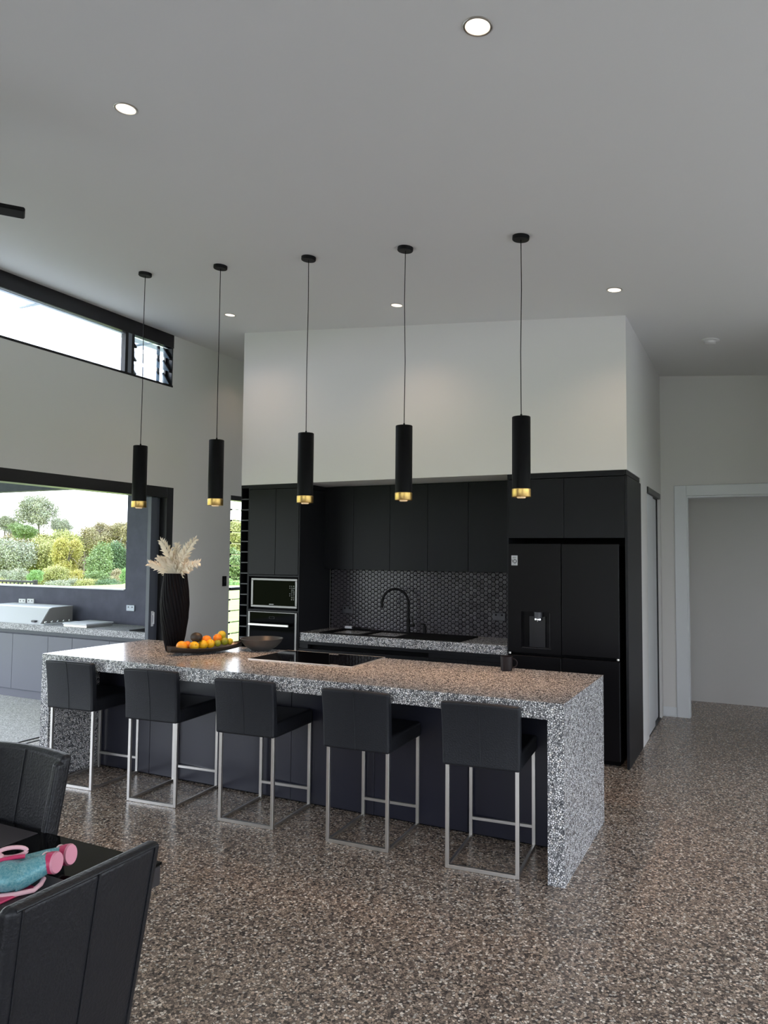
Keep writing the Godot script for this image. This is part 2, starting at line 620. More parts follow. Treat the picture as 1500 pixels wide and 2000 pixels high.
func shell() -> void:
	var b := mb()
	b.box(Vector3(-4.83, -0.15, -6.2), Vector3(RW + 0.15, 0, BW + 0.15))
	b.box(Vector3(-4.975, -0.15, -6.2), Vector3(-4.83, 0, -2.28))
	struct("floor", b, M.floor_stone, "polished concrete floor with exposed brown and grey stones")
	# raked ceiling, higher towards the left
	b = mb()
	b.t.basis = TURN
	b.prism([Vector2(-4.975, ceil_y(-4.975)), Vector2(RW + 0.15, ceil_y(RW + 0.15)), Vector2(RW + 0.15, ceil_y(RW + 0.15) + 0.2), Vector2(-4.975, ceil_y(-4.975) + 0.2)], 4.65, -(BW + 0.15))
	b.prism([Vector2(-4.975, ceil_y(-4.975)), Vector2(-0.136, ceil_y(-0.136)), Vector2(-0.136, ceil_y(-0.136) + 0.2), Vector2(-4.975, ceil_y(-4.975) + 0.2)], 6.2, 4.65)
	b.t = Transform3D()
	b.box(Vector3(-0.136, 2.62, -6.2), Vector3(RW + 0.15, 2.8, -4.75))
	struct("ceiling", b, M.ceiling_paint, "white raked ceiling")
	# left wall: sliding door, strip of high windows, tall louvre
	b = mb()
	var x0 := -4.975
	var top := 4.2
	b.box(Vector3(x0, 0, -6.2), Vector3(LW, top, -4.05))
	b.box(Vector3(x0, 0, -4.05), Vector3(LW, 0.28, -3.38))
	b.box(Vector3(x0, 2.383, -4.05), Vector3(LW, top, -3.38))
	b.box(Vector3(x0, 0, -3.38), Vector3(LW, top, -2.38))
	b.box(Vector3(x0, 2.387, -2.38), Vector3(LW, 3.489, BW + 0.15))
	b.box(Vector3(x0, 3.489, 5.0), Vector3(LW, top, BW + 0.15))
	b.box(Vector3(x0, 0, 3.7), Vector3(LW, 2.387, BW + 0.15))
	b.box(Vector3(x0, 3.489, -2.38), Vector3(LW, top, -2.33))
	struct("wall_left", b, M.paint, "long white wall with the sliding door and high windows")
	# kitchen block: back wall of the niche, bulkhead over the cabinets
	b = mb()
	b.box(Vector3(-3.88, 0, -3.12), Vector3(SR - 0.1, 2.382, -2.961))
	b.t.basis = TURN
	b.prism([Vector2(-3.88, 2.382), Vector2(SR, 2.382), Vector2(SR, ceil_y(SR)), Vector2(-3.88, ceil_y(-3.88))], 3.12, -TF)
	struct("wall_kitchen", b, M.paint, "white bulkhead wall above the black kitchen cabinets")
	# wall beside the corridor, with the pantry door
	b = mb()
	b.box(Vector3(SR - 0.1, 0, -3.53), Vector3(SR, 2.33, -3.132))
	b.box(Vector3(SR - 0.1, 0, -4.65), Vector3(SR, 2.33, -4.5))
	b.t.basis = TURN
	b.prism([Vector2(SR - 0.1, 2.33), Vector2(SR, 2.33), Vector2(SR, ceil_y(SR)), Vector2(SR - 0.1, ceil_y(SR - 0.1))], 4.65, 3.12)
	struct("wall_corridor", b, M.paint, "white corridor wall beside the fridge with pantry door")
	# end wall with the cased opening
	b = mb()
	b.box(Vector3(-0.136, 0, -4.75), Vector3(0.212, 2.33, -4.65))
	b.box(Vector3(1.45, 0, -4.75), Vector3(RW + 0.15, 2.33, -4.65))
	b.t.basis = TURN
	b.prism([Vector2(-0.136, 2.33), Vector2(RW + 0.15, 2.33), Vector2(RW + 0.15, ceil_y(RW)), Vector2(-0.136, ceil_y(-0.136))], 4.75, 4.65)
	struct("wall_end", b, M.paint, "grey-white end wall with the cased opening")
	b = mb()
	b.box(Vector3(-0.3, 0, -5.85), Vector3(RW, 2.62, -5.70))
	b.box(Vector3(-0.3, 0, -5.70), Vector3(-0.136, 2.62, -4.75))
	b.box(Vector3(3.2, 0, -5.0), Vector3(3.35, 2.62, -4.75))
	b.box(Vector3(3.2, 2.2, -5.70), Vector3(3.35, 2.62, -5.0))
	struct("wall_beyond", b, M.paint, "white wall seen through the cased opening")
	b = mb()
	b.box(Vector3(-4.975, 0, -6.2), Vector3(-0.3, 4.2, -6.05))
	struct("wall_pantry", b, M.paint)
	# right wall and the wall behind the photographer, both with wide openings
	b = mb()
	b.box(Vector3(RW, 0, -4.75), Vector3(RW + 0.15, 3.5, -2.6))
	b.box(Vector3(RW, 2.7, -2.6), Vector3(RW + 0.15, 3.5, 6.0))
	b.box(Vector3(RW, 0, 6.0), Vector3(RW + 0.15, 3.5, BW + 0.15))
	struct("wall_right", b, M.paint)
	b = mb()
	b.box(Vector3(1.62, 0, -4.65), Vector3(1.74, 3.45, -2.7))
	b.box(Vector3(1.74, 0, -2.82), Vector3(RW, 3.45, -2.7))
	struct("wall_hall", b, M.paint)
	b = mb()
	b.box(Vector3(-4.975, 0, BW), Vector3(-2.6, 4.2, BW + 0.15))
	b.box(Vector3(3.0, 0, BW), Vector3(RW, 4.2, BW + 0.15))
	b.box(Vector3(-2.6, 2.6, BW), Vector3(3.0, 4.2, BW + 0.15))
	struct("wall_back", b, M.paint)
	# casing of the opening
	var tr := frame_node("trim_1", "white architrave round the cased opening at corridor end")
	b = mb()
	b.box(Vector3(0.10, 0, -4.65), Vector3(0.222, 2.442, -4.628), 0.004)
	b.box(Vector3(0.222, 2.33, -4.65), Vector3(1.45, 2.442, -4.628), 0.004)
	b.box(Vector3(1.45, 0, -4.65), Vector3(1.57, 2.442, -4.628), 0.004)
	part("architrave", b, M.trim_paint, tr)
	b = mb()
	b.box(Vector3(0.212, 0, -4.76), Vector3(0.232, 2.33, -4.645), 0.002)
	b.box(Vector3(0.232, 2.312, -4.76), Vector3(1.43, 2.33, -4.645), 0.002)
	b.box(Vector3(1.43, 0, -4.76), Vector3(1.45, 2.33, -4.645), 0.002)
	part("door_lining", b, M.trim_paint, tr)
	b = mb()
	b.box(Vector3(SR, 0, -4.64), Vector3(0.10, 0.012, -4.625), 0.002)
	b.box(Vector3(SR, 0.0, -4.65), Vector3(0.1, 0.1, -4.638), 0.002)
	part("skirting", b, M.trim_paint, tr)
	# pantry sliding door
	var d := frame_node("door_2", "white sliding pantry doors in a dark track")
	b = mb()
	b.box(Vector3(SR - 0.1, 2.29, -4.5), Vector3(SR + 0.012, 2.345, -3.53), 0.002)
	b.box(Vector3(SR - 0.1, 0, -4.5), Vector3(SR - 0.005, 0.006, -3.53))
	b.box(Vector3(SR - 0.098, 0, -4.5), Vector3(SR - 0.02, 2.3, -4.488))
	part("track", b, M.black_frame, d)
	b = mb()
	b.box(Vector3(SR - 0.032, 0.012, -4.02), Vector3(SR - 0.006, 2.285, -3.54), 0.002)
	part("door_panel", b, M.trim_paint, d)
	b = mb()
	b.box(Vector3(SR - 0.058, 0.012, -4.485), Vector3(SR - 0.034, 2.285, -4.0), 0.002)
	part("door_panel", b, M.trim_paint, d)
	b = mb()
	b.box(Vector3(SR - 0.033, 0.01, -4.03), Vector3(SR - 0.007, 2.287, -4.02), 0.001)
	part("edge_seal", b, M.black_frame, d)

func outside_shell() -> void:
	var b := mb()
	b.box(Vector3(-11.0, -0.25, -2.9), Vector3(-4.975, -0.07, 5.5))
	b.box(Vector3(-4.975, -0.25, -2.28), Vector3(-4.83, -0.004, 5.5))
	struct("alfresco_floor", b, M.alf_floor, "pale grey concrete floor of the outdoor kitchen")
	b = mb()
	b.box(Vector3(RW + 0.15, -0.25, -9.0), Vector3(16.0, -0.05, 18.0))
	b.box(Vector3(-11.0, -0.25, BW + 0.15), Vector3(RW + 0.15, -0.05, 18.0))
	struct("paving", b, M.paving)
	# grey rendered wall with a wide opening
	b = mb()
	b.box(Vector3(-11.0, -0.07, -2.95), Vector3(-4.975, 1.228, -2.8))
	b.box(Vector3(-5.925, 1.228, -2.95), Vector3(-4.975, 3.3, -2.8))
	b.box(Vector3(-11.0, 1.228, -2.95), Vector3(-9.4, 3.0, -2.8))
	b.box(Vector3(-9.4, 2.48, -2.95), Vector3(-5.925, 3.2, -2.8))
	struct("wall_alfresco", b, M.render_grey, "dark grey rendered wall of the outdoor kitchen")
	b = mb()
	b.box(Vector3(-9.4, 1.222, -2.97), Vector3(-5.925, 1.236, -2.78), 0.002)
	struct("trim_2", b, M.white_plastic, "thin white sill of the outdoor wall opening")
	# roof over the outdoor kitchen, falling away from the house
	b = mb()
	b.t.basis = TURN
	b.prism([Vector2(-10.5, 2.50), Vector2(-4.975, 2.98), Vector2(-4.975, 3.12), Vector2(-10.5, 2.64)], 3.3, -3.8)
	struct("alfresco_roof", b, M.soffit, "pale lining under the outdoor kitchen roof")
	b = mb()
	b.t.basis = TURN
	b.prism([Vector2(-10.5, 2.49), Vector2(-4.975, 2.97), Vector2(-4.975, 3.14), Vector2(-10.5, 2.66)], 3.36, 3.3)
	struct("trim_3", b, M.black_frame, "dark fascia of the outdoor kitchen roof")
	# eave above the high windows
	b = mb()
	b.t.basis = TURN
	b.prism([Vector2(-5.6, ceil_y(-5.6) + 0.0), Vector2(-4.975, ceil_y(-4.975)), Vector2(-4.975, ceil_y(-4.975) + 0.15), Vector2(-5.6, ceil_y(-5.6) + 0.15)], 6.2, -BW)
	struct("eave", b, M.soffit, "white eave lining outside the high windows")
	b = mb()
	for k in 8:
		var z := -5.5 + k * 1.5
		b.box(Vector3(-5.59, ceil_y(-5.3) - 0.035, z), Vector3(-4.98, ceil_y(-5.3) - 0.022, z + 0.03))
	struct("trim_4", b, M.grey_aluminium)
	# the land
	b = mb()
	var seg := [[-5.0, -0.26], [-20.0, -0.3], [-45.0, -0.9], [-90.0, -3.0], [-260.0, -7.0]]
	for i in 4:
		var a: Array = seg[i]
		var c: Array = seg[i + 1]
		b.quad(Vector3(a[0], a[1], -220), Vector3(c[0], c[1], -220), Vector3(c[0], c[1], 160), Vector3(a[0], a[1], 160), Vector3(0.02, 1, 0).normalized())
	b.quad(Vector3(-5, -0.26, -220), Vector3(200, -0.26, -220), Vector3(200, -0.26, 160), Vector3(-5, -0.26, 160), Vector3.UP)
	struct("lawn", b, M.lawn, "green lawn sloping away outside the house")

# ---------------------------------------------------------------- windows and the big door
func windows() -> void:
	var w := frame_node("window_1", "high strip window in black frame under the ceiling")
	var b := mb()
	var xi := LW + 0.004
	b.box(Vector3(-4.885, 3.925, -2.33), Vector3(xi, ceil_y(LW) + 0.001, 5.0))
	b.box(Vector3(-4.885, 3.489, -2.33), Vector3(xi, 3.512, 5.0), 0.002)
	b.box(Vector3(-4.95, 3.489, -2.33), Vector3(xi - 0.01, 3.93, -2.318), 0.002)
	for z in [1.4, 4.94]:
		b.box(Vector3(-4.885, 3.512, z), Vector3(xi, 3.925, z + 0.06), 0.002)
	part("frame", b, M.black_frame, w)
	b = mb()
	b.box(Vector3(-4.885, 3.512, -1.67), Vector3(xi, 3.925, -1.632), 0.002)
	b.box(Vector3(-4.885, 3.512, -1.755), Vector3(xi, 3.925, -1.725), 0.002)
	part("mullion", b, M.black_frame, w)
	b = mb()
	b.box(Vector3(-4.875, 3.512, -1.725), Vector3(xi - 0.006, 3.925, -1.67), 0.002)
	part("mullion_cover", b, M.grey_aluminium, w)
	b = mb()
	b.box(Vector3(-4.87, 3.905, -1.632), Vector3(LW - 0.01, 3.912, 5.0))
	part("glazing_bead", b, M.grey_aluminium, w)
	for zz in [[-1.632, 1.4], [1.46, 4.94]]:
		b = mb()
		b.box(Vector3(-4.862, 3.512, zz[0]), Vector3(-4.857, 3.925, zz[1]))
		part("pane", b, M.pane, w)
	# louvre bay
	b = mb()
	b.box(Vector3(-4.92, 3.512, -2.318), Vector3(-4.90, 3.925, -2.29))
	b.box(Vector3(-4.92, 3.512, -2.20), Vector3(-4.90, 3.925, -2.175))
	part("louvre_gallery", b, M.black_frame, w)
	for k in 3:
		var y := 3.585 + k * 0.14
		var bl := mb()
		bl.t = Transform3D(Basis(Vector3(0, 0, 1), -0.95), Vector3(-4.885, y, 0))
		bl.box(Vector3(-0.078, -0.003, -2.29), Vector3(0.078, 0.003, -1.755))
		var pn := part("louvre_blade", bl, M.louvre_glass, w)
		bl = mb()
		for z in [-2.325, -1.80]:
			bl.t = Transform3D(Basis(Vector3(0, 0, 1), -0.95), Vector3(-4.885, y, 0))
			bl.box(Vector3(-0.085, -0.01, z), Vector3(0.085, 0.008, z + 0.045), 0.002)
		part("blade_clip", bl, M.black_frame, pn)
	# tall louvre window behind the tower
	w = frame_node("window_2", "tall louvre window beside the wine rack")
	b = mb()
	b.box(Vector3(-4.95, 2.325, -4.05), Vector3(xi - 0.002, 2.383, -3.38), 0.002)
	b.box(Vector3(-4.95, 0.28, -4.05), Vector3(xi - 0.002, 0.33, -3.38), 0.002)
	b.box(Vector3(-4.95, 0.33, -3.4), Vector3(LW - 0.02, 2.325, -3.385), 0.002)
	b.box(Vector3(-4.95, 0.33, -4.045), Vector3(LW - 0.02, 2.325, -4.0), 0.002)
	b.box(Vector3(-4.93, 1.225, -4.0), Vector3(LW - 0.04, 1.24, -3.4), 0.002)
	part("frame", b, M.black_frame, w)
	b = mb()
	b.box(Vector3(-4.935, 1.242, -4.0), Vector3(LW - 0.03, 1.262, -3.4), 0.002)
	part("transom", b, M.grey_aluminium, w)
	for k in 14:
		var y := 0.43 + k * 0.137
		var bl := mb()
		bl.t = Transform3D(Basis(Vector3(0, 0, 1), 0.07), Vector3(-4.885, y, 0))
		bl.box(Vector3(-0.06, -0.003, -4.0), Vector3(0.06, 0.003, -3.4))
		var pn := part("louvre_blade", bl, M.louvre_clear, w)
		bl = mb()
		bl.t = Transform3D(Basis(Vector3(0, 0, 1), 0.07), Vector3(-4.885, y, 0))
		bl.box(Vector3(-0.07, -0.011, -3.43), Vector3(0.05, 0.009, -3.4), 0.002)
		bl.box(Vector3(0.0595, -0.0035, -4.0), Vector3(0.062, 0.0035, -3.43))
		part("blade_clip", bl, M.black_frame, pn)
	# sliding door to the outdoor kitchen
	var d := frame_node("door_1", "wide black framed sliding door, open to the outdoor kitchen")
	b = mb()
	b.box(Vector3(-4.975, 2.272, -2.28), Vector3(xi, 2.387, 3.7), 0.002)
	b.box(Vector3(-4.975, 0, -2.382), Vector3(xi, 2.387, -2.282), 0.002)
	part("frame", b, M.black_frame, d)
	b = mb()
	for x in [-4.95, -4.86]:
		b.box(Vector3(x - 0.006, -0.02, -2.28), Vector3(x + 0.006, 0.004, 3.7))
	part("floor_track", b, M.black_frame, d)
	b = mb()
	b.box(Vector3(-4.83, -0.01, -2.28), Vector3(-4.62, 0.003, 3.7), 0.001)
	part("threshold", b, M.alf_floor, d)
	b = mb()
	b.box(Vector3(-4.90, 0.005, -2.172), Vector3(-4.85, 2.27, -2.085), 0.003)
	var st := part("door_stile", b, M.monument, d)
	b = mb()
	b.box(Vector3(-4.85, 0.90, -2.15), Vector3(-4.842, 1.06, -2.118), 0.002)
	b.box(Vector3(-4.845, 0.925, -2.14), Vector3(-4.825, 0.94, -2.128), 0.002)
	b.box(Vector3(-4.845, 1.02, -2.14), Vector3(-4.825, 1.035, -2.128), 0.002)
	b.box(Vector3(-4.828, 0.925, -2.142), Vector3(-4.82, 1.05, -2.126), 0.002)
	part("door_pull", b, M.white_plastic, st, "white and chrome pull handle")
	b = mb()
	b.box(Vector3(-4.96, 0.005, -2.272), Vector3(-4.91, 2.27, -2.19), 0.003)
	part("door_stile", b, M.monument, d)
	# out of the frame: doors to the right and behind
	for q in [["door_3", 0], ["door_4", 1]]:
		d = frame_node(q[0], "")
		d.remove_meta("label")
		b = mb()
		var g := mb()
		if q[1] == 0:
			for z in [-2.6, 0.27, 3.1, 5.94]:
				b.box(Vector3(RW + 0.04, 0, z), Vector3(RW + 0.11, 2.7, z + 0.06), 0.002)
			b.box(Vector3(RW + 0.04, 2.64, -2.6), Vector3(RW + 0.11, 2.7, 6.0), 0.002)
			g.box(Vector3(RW + 0.07, 0.02, -2.6), Vector3(RW + 0.076, 2.64, 6.0))
		else:
			for x in [-2.6, -0.75, 1.1, 2.94]:
				b.box(Vector3(x, 0, BW + 0.04), Vector3(x + 0.06, 2.6, BW + 0.11), 0.002)
			b.box(Vector3(-2.6, 2.54, BW + 0.04), Vector3(3.0, 2.6, BW + 0.11), 0.002)
			g.box(Vector3(-2.6, 0.02, BW + 0.07), Vector3(3.0, 2.54, BW + 0.076))
		part("frame", b, M.black_frame, d)
		part("pane", g, M.pane, d)
# ---------------------------------------------------------------- the tall cabinets and the sink run
func door_leaf(root: Node3D, x0: float, x1: float, y0: float, y1: float, z: float, m: Material, called := "door") -> MeshInstance3D:
	var b := mb(root)
	b.box(Vector3(x0, y0, z - 0.019), Vector3(x1, y1, z), 0.0015)
	return part(called, b, m, root)

func kitchen_wall() -> void:
	# wine rack
	var r := thing("wine_rack", Vector3(-3.83, 0, -2.6), "tall narrow black wine rack with open cubbies beside oven tower", "wine rack")
	var b := mb(r)
	b.box(Vector3(-3.88, 0, -2.95), Vector3(-3.872, 2.35, TF), 0.001)
	b.box(Vector3(-3.785, 0, -2.95), Vector3(-3.777, 2.35, TF), 0.001)
	part("side_panel", b, M.cabinet, r)
	b = mb(r)
	b.box(Vector3(-3.872, 0, -2.95), Vector3(-3.785, 2.35, -2.94))
	part("back_panel", b, M.void_black, r)
	for k in 21:
		b = mb(r)
		var y := 2.236 - k * 0.1085
		if y < 0.05:
			break
		b.box(Vector3(-3.872, y - 0.006, -2.94), Vector3(-3.785, y + 0.006, TF - 0.002), 0.001)
		part("shelf", b, M.cabinet_edge, r)
	b = mb(r)
	b.box(Vector3(-3.88, 2.35, -2.95), Vector3(-3.777, 2.38, TF + 0.002), 0.001)
	part("top_panel", b, M.cabinet, r)
	# oven tower
	var t := thing("oven_tower", Vector3(-3.465, 0, -2.65), "tall charcoal cabinet tower holding the microwave and oven", "cabinet")
	b = mb(t)
	b.box(Vector3(-3.776, 0, -2.95), Vector3(-3.764, 2.33, TF), 0.001)
	b.box(Vector3(-3.166, 0, -2.95), Vector3(-3.154, 2.33, TF), 0.001)
	b.box(Vector3(-3.764, 0, -2.95), Vector3(-3.166, 2.33, -2.93))
	for y in [1.455, 1.107, 0.49, 0.1]:
		b.box(Vector3(-3.764, y - 0.009, -2.93), Vector3(-3.166, y + 0.009, TF), 0.001)
	part("carcass", b, M.cabinet, t)
	b = mb(t)
	b.box(Vector3(-3.764, 1.117, -2.93), Vector3(-3.166, 1.445, -2.40))
	part("niche_lining", b, M.void_black, t)
	b = mb(t)
	b.box(Vector3(-3.776, 2.335, -2.95), Vector3(-3.154, 2.38, TF + 0.002), 0.001)
	part("top_panel", b, M.cabinet, t)
	door_leaf(t, -3.762, -3.444, 1.468, 2.33, TF + 0.006, M.cabinet)
	door_leaf(t, -3.440, -3.168, 1.468, 2.33, TF + 0.006, M.cabinet)
	door_leaf(t, -3.762, -3.168, 0.11, 0.48, TF + 0.006, M.cabinet, "drawer")
	# microwave
	var m := thing("microwave", Vector3(-3.452, 1.117, -2.5), "built-in microwave with stainless frame above the oven", "microwave")
	b = mb(m)
	b.box(Vector3(-3.70, 1.117, -2.40), Vector3(-3.20, 1.42, -2.372))
	part("body", b, M.void_black, m)
	b = mb(m)
	var z0 := -2.372
	var z1 := -2.350
	b.box(Vector3(-3.731, 1.138, z0), Vector3(-3.176, 1.160, z1), 0.002)
	b.box(Vector3(-3.731, 1.408, z0), Vector3(-3.176, 1.430, z1), 0.002)
	b.box(Vector3(-3.731, 1.160, z0), Vector3(-3.707, 1.408, z1), 0.002)
	b.box(Vector3(-3.198, 1.160, z0), Vector3(-3.176, 1.408, z1), 0.002)
	part("trim_frame", b, M.micro_steel, m, "brushed stainless frame")
	b = mb(m)
	b.box(Vector3(-3.707, 1.160, z0), Vector3(-3.198, 1.408, z1 - 0.007), 0.001)
	var gl := part("door_glass", b, M.black_glass, m)
	b = mb(m)
	var kr := RandomNumberGenerator.new()
	kr.seed = 4
	for i in 8:
		for j in 3:
			if kr.randf() < 0.25 and i != 4:
				continue
			var x := -3.268 + j * 0.022
			var y := 1.355 - i * 0.019
			b.box(Vector3(x, y, z1 - 0.007), Vector3(x + 0.006 + kr.randf() * 0.008, y + 0.005, z1 - 0.0064))
	part("keypad_print", b, M.print_white, gl)
	b = mb(m)
	b.box(Vector3(-3.51, 1.168, z1 - 0.007), Vector3(-3.455, 1.174, z1 - 0.0062))
	part("maker_plate", b, M.print_white, gl)
	# oven
	var o := thing("oven", Vector3(-3.465, 0.5, -2.5), "built-in black glass oven with white bar handle", "oven")
	b = mb(o)
	b.box(Vector3(-3.76, 0.502, -2.90), Vector3(-3.172, 1.094, -2.372))
	part("body", b, M.void_black, o)
	b = mb(o)
	b.box(Vector3(-3.757, 0.505, -2.372), Vector3(-3.735, 1.096, TF + 0.012), 0.002)
	b.box(Vector3(-3.192, 0.505, -2.372), Vector3(-3.170, 1.096, TF + 0.012), 0.002)
	b.box(Vector3(-3.735, 1.086, -2.372), Vector3(-3.192, 1.096, TF + 0.012), 0.002)
	part("trim_frame", b, M.micro_steel, o)
	b = mb(o)
	b.box(Vector3(-3.735, 0.99, -2.372), Vector3(-3.192, 1.085, TF + 0.004), 0.002)
	var cp := part("control_panel", b, M.black_glass, o)
	b = mb(o)
	var zz := TF + 0.0044
	for s in [[-3.50, 1.028, -3.438, 1.029], [-3.50, 1.048, -3.438, 1.049], [-3.50, 1.028, -3.4985, 1.049], [-3.4395, 1.028, -3.438, 1.049]]:
		b.box(Vector3(s[0], s[1], TF + 0.003), Vector3(s[2], s[3], zz))
	part("clock_display", b, M.grey_plastic, cp)
	b = mb(o)
	b.box(Vector3(-3.735, 0.51, -2.372), Vector3(-3.192, 0.985, TF + 0.004), 0.002)
	var od := part("door", b, M.black_glass, o)
	b = mb(o)
	b.box(Vector3(-3.73, 0.955, TF + 0.034), Vector3(-3.245, 0.979, TF + 0.05), 0.004)
	b.box(Vector3(-3.70, 0.96, TF + 0.004), Vector3(-3.68, 0.975, TF + 0.036), 0.002)
	b.box(Vector3(-3.29, 0.96, TF + 0.004), Vector3(-3.27, 0.975, TF + 0.036), 0.002)
	part("handle", b, M.bright_steel, od, "bright bar handle")
	# overhead cupboards
	var edges := [-3.154, -2.809, -2.392, -1.982, -1.562, -1.034]
	for k in 5:
		var where: String = ["against the oven tower", "second from the oven tower", "in the middle of the row", "second from the fridge", "against the fridge tower"][k]
		var c := thing("overhead_cupboard", Vector3((edges[k] + edges[k + 1]) / 2, 1.527, -2.9), "flat charcoal overhead cupboard, the one " + where, "cupboard", "overhead cupboards above the hexagon tiles")
		b = mb(c)
		b.box(Vector3(edges[k], 1.527, -2.955), Vector3(edges[k + 1], 2.378, -2.84))
		part("carcass", b, M.cabinet, c)
		door_leaf(c, edges[k] + 0.0018, edges[k + 1] - 0.0018, 1.522, 2.372, -2.820, M.cabinet)
	# fridge tower
	var f := thing("fridge_tower", Vector3(-0.534, 0, -2.7), "charcoal cabinet surround with two doors over the fridge", "cabinet")
	b = mb(f)
	b.box(Vector3(-1.033, 0, -2.955), Vector3(-1.024, 2.33, TF), 0.001)
	part("side_panel", b, M.cabinet, f)
	b = mb(f)
	b.box(Vector3(-1.033, 2.335, -2.955), Vector3(-0.057, 2.38, TF + 0.002), 0.001)
	part("top_panel", b, M.cabinet, f)
	var ep := thing("end_panel", Vector3(-0.046, 0, -2.74), "tall charcoal end panel beside the fridge, facing the corridor", "panel")
	b = mb(ep)
	b.box(Vector3(-0.056, 0, -3.128), Vector3(-0.036, 2.335, TF), 0.001)
	part("board", b, M.cabinet, ep)
	b = mb(ep)
	b.box(Vector3(-0.056, 2.342, -3.08), Vector3(-0.041, 2.38, TF + 0.002), 0.001)
	part("top_trim", b, M.cabinet, ep)
	b = mb(f)
	b.box(Vector3(-1.024, 1.83, -2.955), Vector3(-0.056, 2.33, TF - 0.02))
	b.box(Vector3(-1.024, 0, -2.955), Vector3(-0.056, 1.83, -2.945))
	part("lining", b, M.void_black, f)
	door_leaf(f, -1.022, -0.549, 1.830, 2.33, TF, M.cabinet)
	door_leaf(f, -0.545, -0.058, 1.830, 2.33, TF, M.cabinet)
	fridge()
	splash()
	# sink run
	var s := thing("sink_cabinet", Vector3(-2.09, 0, -2.65), "low black cabinets under the stone sink bench", "cabinet")
	b = mb(s)
	b.box(Vector3(-3.153, 0.1, -2.955), Vector3(-1.035, 0.755, TF - 0.022))
	b.box(Vector3(-3.153, 0.755, -2.955), Vector3(-1.035, 0.824, TF - 0.06))
	part("carcass", b, M.void_black, s)
	b = mb(s)
	b.box(Vector3(-3.153, 0, -2.9), Vector3(-1.035, 0.1, -2.42))
	part("kickboard", b, M.black_matt, s)
	b = mb(s)
	b.box(Vector3(-3.153, 0.798, TF - 0.06), Vector3(-1.035, 0.824, TF - 0.01), 0.001)
	b.box(Vector3(-1.77, 0.758, TF - 0.06), Vector3(-1.035, 0.798, TF - 0.012), 0.001)
	b.box(Vector3(-3.153, 0.758, TF - 0.06), Vector3(-3.05, 0.798, TF - 0.012), 0.001)
	part("rail", b, M.cabinet, s)
	for k in 4:
		var x0: float = [-3.153, -2.44, -1.77, -1.40][k]
		var x1: float = [-2.44, -1.77, -1.40, -1.035][k]
		door_leaf(s, x0 + 0.002, x1 - 0.002, 0.105, 0.756, TF - 0.002, M.cabinet)
	b = mb()
	b.box(Vector3(-3.153, 0.8254, -2.960), Vector3(-1.035, 0.9074, -2.375), 0.002)
	solo("sink_bench", b, M.slab_stone, "speckled grey stone bench under the hexagon splashback", "benchtop")

